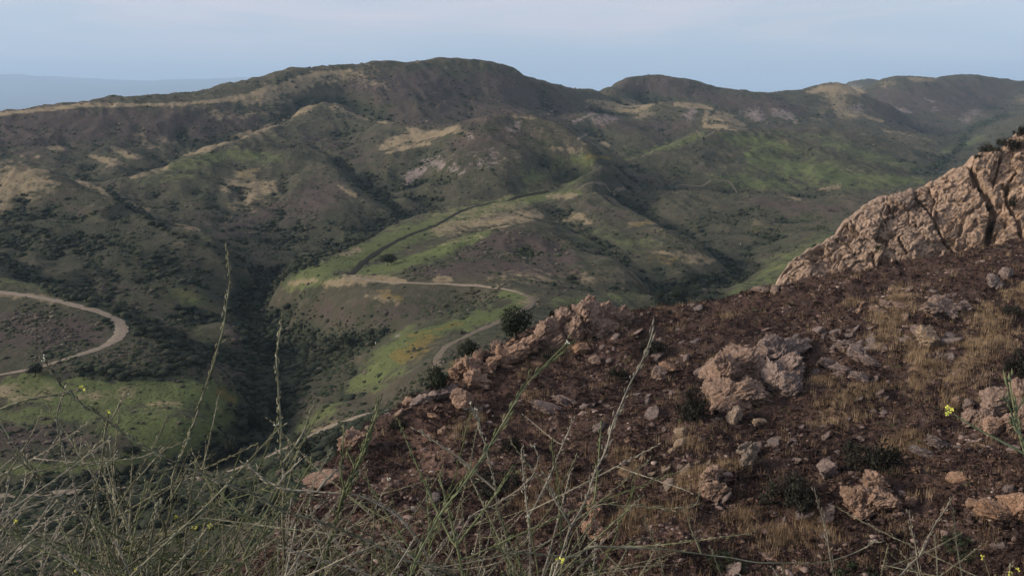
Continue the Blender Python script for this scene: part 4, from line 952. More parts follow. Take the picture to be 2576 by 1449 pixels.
# ---- smaller rocks: three hundred in view as things, the rest as loose stones
rt = [rock_v(900 + s, 2, 1, 1, 1, .12, 9) for s in range(10)]
rock_me = {(k, s): mesh_from('rock', rt[s][0], rt[s][1], MR[k], False) for k in MR for s in range(10)}
def slope_pt(px, py): return hit(px, py, 46, 140)
RR = np.random.default_rng(77)
CL = [(2150,880,70,50,60,'g'),(2230,770,70,40,22,'o'),(2460,760,80,40,14,'g'),(1230,890,60,40,20,'o'),(1040,1010,70,30,20,'o'),(1300,900,60,30,14,'o'),(2200,1020,90,40,16,'g'),(1960,1130,60,40,16,'g'),(1720,790,90,20,10,'g'),(2350,870,70,30,16,'g'),(1560,1010,160,60,24,'g'),
      (2400,1120,90,50,20,'g'),(1200,1010,60,40,14,'g'),(2000,1300,160,60,18,'g'),(1900,880,140,80,24,'g'),(2480,1240,80,60,14,'o'),(1700,1160,80,60,16,'t'),(1600,880,120,50,16,'g'),(2120,1150,100,60,14,'g'),(1180,1150,90,60,12,'g')]
spots = []
for cx, cy, sx, sy, n_, k in CL:
    for _ in range(n_): spots.append((RR.normal(cx, sx * .6), RR.normal(cy, sy * .6), k))
RR.shuffle(spots); spots = [(float(a_), float(b_), str(c_)) for a_, b_, c_ in spots]
while len(spots) < 480: spots.append((RR.uniform(900, 2576), RR.uniform(760, 1449), RR.choice(['g', 'g', 'o', 't'])))
WHERE = [(1500, 1000, 'on the left shoulder of the slope'), (1500, 1449, 'low on the left of the slope'), (2050, 1000, 'on the upper middle of the slope'), (2050, 1449, 'on the lower middle of the slope'), (2700, 1000, 'high on the right of the slope'), (2700, 1449, 'low on the right of the slope')]
TONE = {'g': 'grey brown', 'o': 'orange', 't': 'buff'}
cnt = 0
for px, py, k in spots:
    if cnt >= 268: break
    if any((px - t[0])**2 + (py - t[1])**2 < t[2]**2 * .6 for t in TAKEN): continue
    g = slope_pt(px, py)
    if g is None or g[1] > 128: continue
    s = float(np.clip(RR.lognormal(-1.2, .45), .14, .8)) * (1.15 if g[1] > 90 else 1)
    o = link('rock', rock_me[(k, int(RR.integers(0, 10)))], None, (g[0], g[1], g[2] - s * .04))
    fl = RR.uniform(.4, .8); o.scale = (s * RR.uniform(.8, 1.5), s, s * fl); o.rotation_euler = (RR.uniform(-.3, .3), RR.uniform(-.9, -.1), RR.uniform(-.6, .6))
    wh = next(w_ for x_, y_, w_ in WHERE if px < x_ and py < y_ + 400 and (py < 1000 or y_ > 1000))
    tag(o, f'small {TONE[k]} rock {wh}', 'rock', f'small {TONE[k]} rocks {wh}'); cnt += 1
# loose stones
def near_pts(n, weight):
    okn = VIS & (DD > 50) & (DD < 131) & (np.abs(AA) < .72); r_, c_ = np.where(okn)
    # even per screen area: weight rows by how many screen pixels they cover
    s = RR.integers(0, len(r_), n); r, c = r_[s], c_[s]; keep = RR.random(n) < weight(r, c); r, c = r[keep], c[keep]
    a = TA[c] + RR.uniform(-.5, .5, len(c)) * (TA[1] - TA[0]); D = TD[r] * (1 + RR.uniform(-.5, .5, len(r)) * .004)
    x = a * D; return np.stack([x, D, ground(x, D)], 1), r, c
pn2 = fbm2(X / 7, Y / 7, 3, 171); pn3 = fbm2(X / 3, Y / 3, 3, 175)
st = [rock_v(700 + s, 1, 1, 1, 1, .1, 8) for s in range(8)]
p_, r, c = near_pts(30000, lambda r, c: np.clip(.02 + 2.6 * pn2[r, c] + .4 * CH['S'][r, c], .02, 1)); n = len(p_)
s = np.clip(RR.lognormal(-2.15, .5, n), .05, .32); scl = np.stack([s * RR.uniform(.8, 1.8, n), s, s * RR.uniform(.4, .9, n)], 1)
V, F, own = scatter(st, p_, scl, RR.uniform(0, 6.28, n), RR.integers(0, 8, n))
m_st, nt, b = new_mat('loose stone', .95)
nt.links.new(ramp(nt, attr(nt, 'tint', 'Fac'), [(0, (.07, .052, .045)), (.6, (.14, .10, .082)), (.9, (.24, .18, .15)), (1, (.38, .31, .26))]), b.inputs['Base Color'])
tag(link('loose_stones', mesh_from('stones', V, F, m_st, False, {'tint': RR.random(n)[own]})), 'scattered reddish stones covering the burnt slope', None, None, 'stuff')
# burnt litter: low twiggy clumps
def twigs(seed, n, wid, hgt, spread):
    r_ = np.random.default_rng(seed); V = []; 
    for i in range(n):
        a = r_.uniform(0, 6.28); b0 = np.array([math.cos(a), math.sin(a), 0]) * r_.uniform(0, .5) * spread
        t = b0 + [math.cos(a + r_.normal(0, .6)) * spread * r_.uniform(.2, 1), math.sin(a + r_.normal(0, .6)) * spread * r_.uniform(.2, 1), hgt * r_.uniform(.4, 1)]
        sd = np.array([-math.sin(a), math.cos(a), 0]) * wid
        V += [b0 - sd, b0 + sd, t]
    return np.array(V), np.arange(3 * n).reshape(n, 3)
def leafy(seed, n): 
    v, f = leafball(seed, n, 3, .3); return v * [1, 1, .7], f
p_, r, c = near_pts(95000, lambda r, c: np.clip(.70 + 1.3 * pn3[r, c] - .3 * CH['T'][r, c] - .45 * CH['S'][r, c], .10, 1)); n = len(p_)
s = np.clip(RR.lognormal(-1.25, .45, n), .12, .8); scl = np.stack([s * 1.2, s, s * RR.uniform(.5, 1.2, n)], 1)
V, F, own = scatter([leafy(300 + k, 14) for k in range(6)] + [twigs(320 + k, 12, .07, 1.2, .8) for k in range(4)], p_, scl, RR.uniform(0, 6.28, n), RR.integers(0, 10, n))
m_lit, nt, b = new_mat('burnt brush', .95); b.inputs['Specular IOR Level'].default_value = .04
nt.links.new(ramp(nt, attr(nt, 'tint', 'Fac'), [(0, (.020, .015, .014)), (.4, (.056, .039, .033)), (.7, (.108, .070, .054)), (.92, (.17, .115, .08)), (1, (.08, .08, .042))]), b.inputs['Base Color'])
tag(link('burnt_brush', mesh_from('burnt', V, F, m_lit, False, {'tint': np.clip(RR.normal(.45, .22, n) + .55 * fbm2(p_[:, 0] / 6, p_[:, 1] / 9, 3, 222), 0, 1)[own]})), 'low burnt reddish brown brush matting the near slope', None, None, 'stuff')
# straw grass
def tuft(seed, n):
    r_ = np.random.default_rng(seed); V = []
    for i in range(n):
        a = r_.uniform(0, 6.28); b0 = np.array([r_.normal(0, .3), r_.normal(0, .3), 0]); h = r_.uniform(.5, 1.1)
        t = b0 + [math.cos(a) * .28 * r_.random(), math.sin(a) * .28 * r_.random(), h]; sd = np.array([math.cos(a + 1.5), math.sin(a + 1.5), 0]) * .018
        V += [b0 - sd, b0 + sd, t]
    return np.array(V), np.arange(3 * n).reshape(n, 3)
p_, r, c = near_pts(80000, lambda r, c: np.clip(CH['T'][r, c] * (1.0 + 1.6 * pn3[r, c]) + .015 + .10 * np.clip(pn2[r, c], 0, 1), 0, 1)); n = len(p_)
s = RR.uniform(.35, .95, n); scl = np.stack([s, s, s * RR.uniform(.7, 1.25, n)], 1)
V, F, own = scatter([tuft(400 + k, 22) for k in range(8)], p_, scl, RR.uniform(0, 6.28, n), RR.integers(0, 8, n))
m_str, nt, b = new_mat('straw', .9)
nt.links.new(ramp(nt, attr(nt, 'tint', 'Fac'), [(0, (.14, .095, .055)), (.5, (.25, .18, .105)), (1, (.38, .29, .18))]), b.inputs['Base Color'])
tag(link('dry_grass', mesh_from('straw', V, F, m_str, False, {'tint': RR.random(n)[own]})), 'dry straw grass standing in patches between the rocks', None, None, 'stuff')

# ---------------------------------------------------------------- shrubs and oaks of the near ridge
def limb(p0, p1, r0, r1, k=6):
    p0 = np.array(p0, float); p1 = np.array(p1, float); d = p1 - p0; d /= np.linalg.norm(d)
    u = np.cross(d, [.3, .2, 1]); u /= np.linalg.norm(u); w_ = np.cross(d, u)
    a = np.arange(k) * 2 * math.pi / k; ring = np.cos(a)[:, None] * u + np.sin(a)[:, None] * w_
    V = np.concatenate([p0 + ring * r0, p1 + ring * r1]); i = np.arange(k); j = (i + 1) % k
    return V, np.stack([i, j, j + k, i + k], 1)
def limbs(seed, hgt, spread, rad, lv=3, nb_=3, lean=.3):
    r_ = np.random.default_rng(seed); out = []
    def go(p, d, L, r, k):
        q = p
        for s_ in range(2):
            q2 = q + d * L * .5; out.append(limb(q, q2, r * (1 - .2 * s_), r * (.8 - .2 * s_))); q = q2; d = d + r_.normal(0, .18, 3); d /= np.linalg.norm(d)
        if k:
            for _ in range(nb_):
                e = d * .6 + r_.normal(0, 1, 3) * spread; e[2] = abs(e[2]) * .7 + .1; e /= np.linalg.norm(e); go(q, e, L * .72, r * .58, k - 1)
    go(np.zeros(3), np.array([lean * r_.normal(), lean * r_.normal(), 1.]), hgt, rad, lv)
    return joinparts(out)
oak_crowns = [mesh_from('crown', *leafball(500 + s, 1900, 14, .065), m_oak, False, {'tint': np.repeat(np.random.default_rng(s).random(1900), 4)}) for s in range(5)]
oak_trunks = [mesh_from('trunk', *limbs(520 + s, .34, .55, .05, 3), m_bark, True) for s in range(5)]
m_dead = dirt('dead twigs', (.030, .024, .022), (.075, .058, .050))
bare = [mesh_from('twigs', *limbs(540 + s, .30, .7, .014, 5, 3, .4), m_dead, True) for s in range(4)]
bush_cr = [mesh_from('foliage', *shrubball(560 + s, 2200, 17, .05), m_sh, False, {'tint': np.repeat(np.random.default_rng(s).random(2200), 4)}) for s in range(5)]
bush_cr2 = [mesh_from('foliage', *shrubball(580 + s, 1400, 14, .055), m_scrub, False, {'tint': np.repeat(np.random.default_rng(s).random(1400) * .45, 4)}) for s in range(4)]
def woody(kind, px, py, w_, h_, label, cat, seed, d0=50, d1=160, group=None, lift=0):
    if kind in ('bush', 'green') and d0 < 100: w_ *= 1.25; h_ *= 1.15
    """px,py centre of the foliage, size in sheet pixels, foot on the ground under it"""
    g = hit(px, py + h_ * .5, d0, d1)
    if g is None: return
    D = g[1]; W_ = w_ * D / FP / 2; H_ = h_ * D / FP
    if kind == 'oak':
        o = empty('oak_tree', (g[0], D, g[2] - .05))
        c_ = link('crown', oak_crowns[seed % 5], o, (0, 0, H_ * .30)); c_.scale = (W_ * 1.15, W_ * 1.0, H_ * .72); c_.rotation_euler[2] = seed
        t_ = link('trunk', oak_trunks[seed % 5], o); t_.scale = (H_ * .8, H_ * .8, H_ * .95); t_.rotation_euler[2] = seed * 1.7
    elif kind == 'bare':
        o = empty('burnt_shrub', (g[0], D, g[2] - .05)); c_ = link('branches', bare[seed % 4], o); c_.scale = (W_ * 1.4, W_ * 1.4, H_ * 1.05); c_.rotation_euler[2] = seed
    else:
        o = empty('dark_shrub', (g[0], D, g[2] - .05)); m_ = (bush_cr if kind == 'bush' else bush_cr2)
        c_ = link('foliage', m_[seed % len(m_)], o, (0, 0, 0)); c_.scale = (W_ * 1.15, W_ * .95, H_ * 1.0); c_.rotation_euler[2] = seed
        t_ = link('branches', bare[seed % 4], o); t_.scale = (W_ * 1.3, W_ * 1.3, H_ * .9)
    return tag(o, label, cat, group)
woody('oak',1298,812,104,92,'dark spreading oak left of the craggy ridge outcrop','tree',1)
woody('oak',1180,880,66,70,'smaller dark oak above the orange rock pile','tree',2)
woody('oak',1098,954,76,80,'dark oak at the left shoulder where the track ends','tree',3)
woody('bush',1428,772,90,78,'broad dark shrub behind the craggy ridge outcrop','shrub',4)
woody('oak',975,652,56,34,'lone dark oak standing in the green mesa grass','tree',5,400,800)
woody('bush',1738,985,74,120,'tall dark shrub against the left side of the domed outcrop','shrub',7)
woody('bush',1990,1205,150,110,'widest dark shrub, lower of the pair beside the mauve boulder','shrub',8)
woody('bush',2190,1110,130,120,'dark shrub upslope of the mauve boulder','shrub',9)
woody('bush',1288,1105,60,60,'dark shrub on the left half of the slope above the bare stems','shrub',10)
woody('bush',1245,1200,130,60,'flat dark shrub on the left half behind the mustard','shrub',11)
woody('bush',1000,1050,44,50,'dark shrub at the left edge of the burnt ridge','shrub',12)
woody('bush',2560,890,80,90,'dark shrub cut by the right edge under the straw','shrub',13)
woody('bush',2555,770,60,40,'small dark shrub near the right edge below the fin','shrub',14)
woody('bush',1552,930,56,36,'low dark shrub right of the bare burnt shrub','shrub',15)
woody('bush',1945,700,50,30,'dark shrub at the left tip of the fin','shrub',16,100,160)
woody('bush',1525,1255,50,46,'dark shrub beside the split orange rock','shrub',17)
woody('bush',1640,855,70,50,'dusky shrub on the upper slope behind a pale stem','shrub',18)
woody('green',2150,1425,120,60,'olive shrub on the lower slope near the bottom edge','shrub',19)
woody('green',2420,1350,110,60,'olive green shrub above the lower right corner','shrub',20)
woody('green',1470,1410,70,60,'olive shrub at the bottom behind the yellow flower','shrub',21)
woody('green',1830,1390,90,50,'olive shrub at the bottom in the middle of the slope','shrub',22)
woody('green',1395,880,60,30,'low olive shrub under the craggy outcrop','shrub',23)
woody('bare',1375,925,60,76,'bare forked burnt shrub in straw below the craggy outcrop','burnt shrub',24)
woody('bare',1650,905,50,60,'bare burnt shrub on the upper slope left of the domed outcrop','burnt shrub',25)
woody('bare',1490,1010,40,50,'small bare burnt shrub in the middle of the left slope','burnt shrub',26)
woody('bare',1060,1075,70,50,'bare burnt shrub on the bare soil at far left','burnt shrub',27)
woody('bare',960,1170,60,40,'fallen looking burnt shrub low on the left soil','burnt shrub',28)
woody('bare',1750,1330,60,60,'bare burnt shrub low in the centre of the slope','burnt shrub',29)
# bushes on the fin itself
def onfin(px, py, w_, h_, label, seed, kind='bush'):
    a = (px - ux[0]) / (ux[-1] - ux[0]) * (nu - 1); i = int(np.clip(a, 0, nu - 1)); j = int(np.argmin(np.abs(VPY[i] - (py + h_ * .4))))
    g = P3[i, j]; D = g[1]; W_ = w_ * D / FP / 2; H_ = h_ * D / FP
    o = empty('dark_shrub', tuple(g - [0, 0, .1])); m_ = bush_cr if kind == 'bush' else bush_cr2
    c_ = link('foliage', m_[seed % 4], o); c_.scale = (W_ * 1.15, W_ * .9, H_ * .95); c_.rotation_euler[2] = seed
    t_ = link('branches', bare[seed % 4], o); t_.scale = (W_ * 1.2, W_ * 1.2, H_ * .9); tag(o, label, 'shrub')
onfin(2535,345,70,52,'dark shrub at the very top of the sandstone fin',1)
onfin(2495,368,60,34,'dark shrub on the upper edge of the fin, second from the top',2)
onfin(2465,392,34,24,'small dark shrub on the fin edge at the wide cleft',3)
onfin(2570,330,50,40,'dark shrub on the fin cut by the right edge',4)
onfin(2490,500,26,40,'dusky shrub inside the wide cleft of the fin',5,'green'); onfin(2500,555,34,50,'dark shrub low in the wide cleft of the fin',6)
onfin(2470,455,20,30,'small dusky shrub high in the wide cleft',7,'green'); onfin(2212,624,22,24,'small dark shrub in a hollow on the fin face',8,'green')
onfin(2460,640,50,40,'dark shrub at the foot of the wide cleft',9); onfin(2548,500,24,44,'dark shrub in the right hand cleft of the fin',10)
onfin(2362,578,14,20,'tiny dark shrub in the narrow crack of the fin',11,'green'); onfin(2400,650,30,24,'dusky shrub at the foot of the narrow crack',12,'green')
# canyon oaks that read one by one
LB = ['round','leaning','broad','tall','low','narrow']
co_sp = [(590,1120,60,70,'leaning dark oak beside the right edge of the green meadow'),(640,1060,50,60,'dark oak in the canyon bend right of the meadow'),(545,1150,60,56,'broad dark oak under the tip of the green meadow'),(700,1020,60,60,'dark oak below the pale canyon boulders'),(760,1120,70,70,'large dark oak left of the lower road bend'),
         (850,1110,60,60,'dark oak just below the lower road'),(90,930,50,34,'dark oak just under the left road'),(690,870,40,44,'dark oak where the canyons join'),(1710,740,50,50,'dark oak in the right canyon mouth'),(1660,745,40,36,'smaller oak in the right canyon mouth'),(1745,700,36,36,'dark oak up the right canyon'),(330,1130,50,24,'low dark oak in the meadow'),
         (2050,620,20,14,'small oak on the slope left of the fin'),(880,860,44,30,'dark oak on the slope above the yellow field'),(840,880,40,30,'dark oak left of the one above the yellow field'),(270,1255,60,60,'dark oak by the lower road at far left'),(420,1245,70,60,'dark oak beside the lower road behind the stems'),(560,1235,60,60,'dark oak in the lower road woodland')]
for i, (px, py, w_, h_, lb) in enumerate(co_sp): woody('oak', px, py, w_, h_, lb, 'tree', 30 + i, 150, 1500)
woody('bush',1395,715,12,10,'dot like dark shrub on the knoll slope','shrub',60,300,900)
woody('bush',1165,833,18,14,'small dark shrub beside the bending track','shrub',61,300,900)
for i, (px, py, w_, h_, lb) in enumerate([(702,203,9,5,'first dark shrub on the sunlit skyline shoulder'),(720,198,8,4,'tiny dark shrub on the skyline beside the first'),(738,205,11,7,'roundest dark shrub on the skyline shoulder'),(765,186,10,5,'dark shrub high on the skyline shoulder'),(815,176,9,4,'dark shrub near the top of the skyline shoulder'),(745,220,10,6,'dark shrub in the straw just below the skyline'),(205,262,9,4,'dark shrub on the left skyline hump'),(277,258,10,3,'flat dark shrub on the left skyline'),(60,277,7,3,'small dark shrub on the far left skyline'),(110,272,7,3,'small dark shrub on the left skyline slope')]):
    woody('bush', px, py, w_, h_, lb, 'shrub', 70 + i, 900, 2200)
woody('oak',1770,350,6,12,'tiny upright dark tree on the crest of the green hill','tree',85,1100,1600)
# white markers
m_wh, nt, b = new_mat('white paint', .6); b.inputs['Base Color'].default_value = (.75, .75, .72, 1)
for px, py, lb in [(1583,439,'upper of two tiny white posts on the dark far slope'),(1565,462,'lower of two tiny white posts on the dark far slope'),(963,575,'tiny white post at the mesa edge above the canyon'),(1862,616,'tiny white post in the right gully'),(945,897-30,'tiny pale post on the near canyon slope')]:
    g = hit(px, py, 300, 1500)
    o = link('marker_post', mesh_from('post', *joinparts([limb((0,0,-.3),(0,0,1.3),.16,.16,6), limb((0,0,1.3),(0,0,1.55),.16,.05,6)]), m_wh), None, tuple(g)); tag(o, lb, 'post')
# ---------------------------------------------------------------- dry mustard in front of the viewpoint
def stem_mat(name, a, b_, c_):
    m, nt, b = new_mat(name, .8); t = N(nt, 'ShaderNodeTexCoord').outputs['Object']
    oi = N(nt, 'ShaderNodeObjectInfo')
    c = mixc(nt, oi.outputs['Random'], a, b_); c = mixc(nt, ramp(nt, noise_node(nt, 60, 4, .7, t), [(.4, 0), (.65, 1)]), c, c_)
    c = mixc(nt, ramp(nt, noise_node(nt, 9, 2, .5, t), [(.45, 0), (.6, .6)]), c, tuple(x * .55 for x in b_))
    nt.links.new(c, b.inputs['Base Color']); return m
m_stem = stem_mat('mustard stem', (.092, .10, .046), (.145, .135, .078), (.26, .245, .165))
m_stemg = stem_mat('green mustard stem', (.070, .088, .034), (.105, .118, .050), (.175, .18, .095))
m_stemp = stem_mat('bleached mustard stem', (.16, .145, .10), (.23, .205, .145), (.34, .31, .23))
m_stemd = stem_mat('dark mustard stem', (.060, .066, .038), (.095, .092, .058), (.17, .165, .115))
m_yel, nt, b = new_mat('yellow petal', .6); b.inputs['Base Color'].default_value = (.62, .60, .10, 1)
m_pal, nt, b = new_mat('pale bud', .6); b.inputs['Base Color'].default_value = (.62, .62, .48, 1)
RM = np.random.default_rng(404)
def tube(C, r, k=5):
    """tube along points C with radii r"""
    C = np.asarray(C, float); T = np.gradient(C, axis=0); T /= np.linalg.norm(T, axis=1)[:, None] + 1e-12
    u = np.cross(T, [.13, .97, .21]); u /= np.linalg.norm(u, axis=1)[:, None]; w_ = np.cross(T, u)
    a = np.arange(k) * 2 * math.pi / k
    V = C[:, None] + (np.cos(a)[None, :, None] * u[:, None] + np.sin(a)[None, :, None] * w_[:, None]) * np.asarray(r)[:, None, None]
    n = len(C); i = np.arange(n * k).reshape(n, k); j = np.roll(i, -1, 1)
    return V.reshape(-1, 3), np.stack([i[:-1], j[:-1], j[1:], i[1:]], -1).reshape(-1, 4)
def resample(C, step):
    C = np.asarray(C, float); s = np.concatenate([[0], np.cumsum(np.linalg.norm(np.diff(C, axis=0), axis=1))])
    n = max(4, int(s[-1] / step)); t = np.linspace(0, s[-1], n)
    return np.stack([np.interp(t, s, C[:, i]) for i in range(3)], 1), s[-1]
def pods(C, frac0, rg, spacing=.011, L=.017, r=.0013):
    """appressed seed pods, alternating up the stem"""
    P, tot = resample(C, spacing); out = []; T = np.gradient(P, axis=0); T /= np.linalg.norm(T, axis=1)[:, None] + 1e-12
    for i in range(int(len(P) * frac0), len(P)):
        t = T[i]; s = rg.standard_normal(3); s -= t * (s @ t); s /= np.linalg.norm(s); l = L * rg.uniform(.6, 1.25)
        sp = rg.uniform(.12, .42) if rg.random() > .12 else rg.uniform(.5, .9)
        a = P[i] + s * .0012; m = a + (t + s * sp) * l * .5; e = a + (t + s * sp * .8) * l
        q = np.cross(t, s) * r
        out.append((np.array([a, m + q + s * r, m - q + s * r, m - s * r * .6, e]), np.array([[0,1,2],[0,2,3],[0,3,1],[4,2,1],[4,3,2],[4,1,3]])))
    return out
def wig(C, amp, rg, f=14.):
    s = np.arange(len(C)) * .012; o = rg.uniform(0, 90, 3)
    return C + np.stack([noise2(s * f + o[i], s * 0 + i * 7.3, 400) for i in range(3)], 1) * amp
def flower(C, rg, size, buds=False):
    out = []
    for _ in range(7 if not buds else 6):
        c = C + rg.normal(0, size * .42, 3); nrm_ = rg.standard_normal(3); nrm_ /= np.linalg.norm(nrm_)
        u = np.cross(nrm_, rg.standard_normal(3)); u /= np.linalg.norm(u); w_ = np.cross(nrm_, u)
        if buds:
            v, f = ICO[0]; out.append((v * [size * .22, size * .22, size * .34] + c, f)); continue
        for k in range(4):
            a = k * math.pi / 2 + .3; d = math.cos(a) * u + math.sin(a) * w_; e = -math.sin(a) * u + math.cos(a) * w_; s_ = size * .42
            out.append((np.array([c, c + d * s_ * .7 + e * s_ * .42 + nrm_ * s_ * .15, c + d * s_ * 1.05 + nrm_ * s_ * .3, c + d * s_ * .7 - e * s_ * .42 + nrm_ * s_ * .15]), np.array([[0, 1, 2, 3]])))
    return joinparts(out)
CNT = {}
def traced(nodes, D0, D1, rad, mat, label, sides=(), tip=None, podf=.0, pr=1., ground_it=True):
    """nodes bottom to top in sheet pixels; D0..D1 distance at the bottom and the top"""
    nodes = np.array(nodes, float); n = len(nodes); Ds = np.linspace(D0, D1, n)
    C = np.array([pt(x, y, d) for (x, y), d in zip(nodes, Ds)])
    if ground_it:
        d = C[0] - C[1]; d /= np.linalg.norm(d); x0 = C[0] + d * .25; foot = np.array([x0[0] + d[0] * .25, x0[1] + .05, 0]); foot[2] = gz(foot[0], max(foot[1], 1.05)) - .03
        C = np.vstack([foot, (foot + C[0]) / 2 + d * .03, C]) if foot[2] < C[0][2] - .1 else C
    C = spline(C, 8) if len(C) > 2 else C
    C, tot = resample(C, .012); C = wig(C, .004, RM)
    t = np.linspace(0, 1, len(C)); parts = [tube(C, rad * 1.0 * (1.15 - .75 * t))]
    parts += pods(C, podf, RM, .009 / pr, .019, rad * .60)
    for sd in sides:
        sd, rr_ = (sd[:-1], sd[-1]) if not isinstance(sd[-1], tuple) else (sd, .7)
        S = np.array(sd, float)
        near_i = None
        # distance of the side branch = distance of the main stem where it leaves it
        scr = np.array([unproj(p[0] / p[1], p[2] / p[1]) for p in C]); k = int(np.argmin(np.hypot(scr[:, 0] - S[0, 0], scr[:, 1] - S[0, 1])))
        dd = C[k][1] + np.linspace(0, RM.uniform(-.12, .12), len(S))
        B = np.array([pt(x, y, d_) for (x, y), d_ in zip(S, dd)]); B[0] = C[k]
        B = spline(B, 8) if len(B) > 2 else B
        B, _ = resample(B, .012); B = wig(B, .004, RM); B[0] = C[k]; tb = np.linspace(0, 1, len(B))
        parts.append(tube(B, rad * rr_ * (1.1 - .7 * tb))); parts += pods(B, .1, RM, .010 / pr, .018, rad * .52)
    V, F = joinparts(parts); base = C[0]
    o = empty('mustard_plant', tuple(base)); link('stem', mesh_from('stem', V - base, F, mat, True), o)
    for (px, py, sz, kind) in (tip or []):
        scr = np.array([unproj(p[0] / p[1], p[2] / p[1]) for p in V]); k = int(np.argmin(np.hypot(scr[:, 0] - px, scr[:, 1] - py)))
        dd = V[k][1]; v, f = flower(pt(px, py, dd), RM, sz * dd / FP * .5, kind == 'w')
        link('flower_cluster' if kind == 'y' else 'bud_cluster', mesh_from('flower', v - base, f, m_yel if kind == 'y' else m_pal), o)
    return tag(o, label, 'mustard plant', 'dry mustard plants in front of the viewpoint')
T_ = traced
T_([(398,1470),(425,1290),(442,1180),(475,1100),(505,1010),(540,905),(562,820),(575,735),(574,680),(573,632)],1.9,2.0,.0036,m_stem,'tallest mustard stem, leaning right and reaching into the far canyon',[((445,1165),(410,1190),(395,1182),.5),((430,1260),(470,1180),(500,1150)),((420,1330),(380,1240),(360,1200))],podf=.3)
T_([(716,1465),(712,1300),(712,1180),(705,1080),(700,980),(697,900),(702,850),(708,805)],1.8,1.8,.0040,m_stem,'second tallest mustard stem, nearly upright in front of the canyon',[((712,1180),(735,1130),(770,1065),(790,1020)),((714,1260),(740,1170),(760,1110)),((712,1220),(680,1290),(640,1400))],podf=.2)
T_([(1180,1470),(1010,1400),(860,1330),(720,1285),(640,1245),(560,1215),(470,1175),(400,1140),(330,1105),(270,1060),(215,1020),(165,975),(130,930),(110,905)],1.6,1.6,.0030,m_stemd,'long dark stem slanting across the lower left to a white tip',tip=[(108,902,16,'w')],podf=.3)
T_([(-120,1060),(-40,1040),(20,1020),(80,1002),(140,990),(200,975)],1.5,1.5,.0030,m_stem,'stem entering from the left edge ending in a yellow flower',tip=[(210,970,20,'y')],podf=0,ground_it=False)
T_([(330,1470),(250,1335),(190,1280),(140,1250),(90,1190),(40,1120),(-10,1050)],1.7,1.7,.0030,m_stem,'stem at the left edge leaning out of the picture',[((100,1200),(60,1160),(20,1130),(-10,1080))],podf=.2)
T_([(-60,1230),(40,1200),(130,1180),(240,1160),(340,1150),(420,1130),(470,1110)],1.6,1.7,.0026,m_stem,'thin stem lying nearly level in front of the green meadow',podf=.1)
T_([(800,1470),(830,1360),(862,1265),(890,1190),(920,1110),(940,1060),(955,1012)],1.7,1.7,.0036,m_stemg,'thick green bundled stem rising right of the lower road',[((872,1240),(900,1170),(935,1080),(948,1040),.9),((850,1290),(868,1230),(905,1150),(930,1090),.9),((868,1255),(860,1180),(865,1090),(866,1060),.6),((880,1215),(900,1190),(870,1130),.6)],podf=.1,pr=1.3)
T_([(560,1470),(600,1340),(630,1250),(655,1170),(680,1110),(695,1070)],1.9,1.9,.0028,m_stemg,'green stem just left of the upright second tallest one',tip=[(694,1068,12,'w')],podf=.1)
T_([(1110,1470),(1060,1370),(1000,1300),(940,1262),(880,1243),(800,1238),(730,1232),(690,1218),(655,1200),(625,1168)],1.7,1.7,.0034,m_stemp,'bleached stem arching left to a white tipped hook',[((700,1222),(720,1190),(760,1150),.6),((790,1237),(850,1180),(870,1172),.7)],tip=[(622,1163,13,'w')],podf=0.2)
T_([(1300,1470),(1275,1370),(1258,1290),(1245,1230),(1228,1150),(1210,1080),(1198,1035)],2.0,2.0,.0034,m_stemp,'pale upright stem over the red soil, white tip',[((1245,1240),(1200,1190),(1110,1120),(1050,1080),.8),((1200,1060),(1185,1025),.7)],tip=[(1197,1030,11,'w'),(1183,1014,10,'w')],podf=.1)
T_([(1040,1470),(1090,1350),(1130,1240),(1150,1180),(1170,1090),(1183,1030)],2.1,2.1,.0024,m_stemg,'thin green stem left of the pale upright one',[((1120,1260),(1160,1210),(1190,1180),.7)],podf=.2)
T_([(1390,1470),(1425,1350),(1480,1240),(1520,1130),(1555,1030),(1590,960),(1620,890),(1645,822)],1.5,1.4,.0024,m_stemp,'tall pale stem crossing the burnt slope to its upper half',[((1440,1320),(1400,1260),(1370,1200),.6)],podf=.5,pr=1.2)
T_([(1020,1470),(1085,1330),(1150,1240),(1210,1150),(1260,1075),(1310,990),(1370,920),(1425,868)],1.1,1.1,.0021,m_stemg,'blue green stem pointing at the craggy outcrop with a pale flower tip',tip=[(1428,862,14,'w')],podf=.55,pr=1.5)
T_([(1120,1420),(1180,1305),(1245,1270),(1300,1235),(1335,1205),(1348,1180),(1352,1150),(1344,1125)],1.9,1.9,.0028,m_stemp,'curled pale stem with a hooked tip over the dark shrub',podf=.2,tip=[(1344,1122,11,'w')])
T_([(1420,1470),(1412,1350),(1405,1230),(1395,1160),(1390,1115)],1.9,1.9,.0026,m_stemg,'slim green stem in the centre bottom, straight with a thick head',podf=.6,pr=1.6)
T_([(1280,1470),(1290,1400),(1330,1350),(1370,1300),(1400,1255),(1420,1200),(1450,1150)],2.1,2.1,.0026,m_stem,'thin stem leaning right beside the slim green one',[((1400,1255),(1340,1180),(1300,1130),(1285,1105),.7)],podf=.3)
T_([(1380,1470),(1395,1415),(1440,1395),(1490,1380),(1560,1377),(1640,1378),(1740,1386),(1840,1402),(1930,1414),(2020,1416),(2090,1408),(2150,1390),(2200,1360)],1.3,1.5,.0021,m_stem,'long arching stem along the bottom from a yellow flower rightwards',[((1760,1388),(1740,1330),(1730,1300),.8),((1960,1414),(1975,1449),.8)],tip=[(1405,1411,24,'y')],podf=.97)
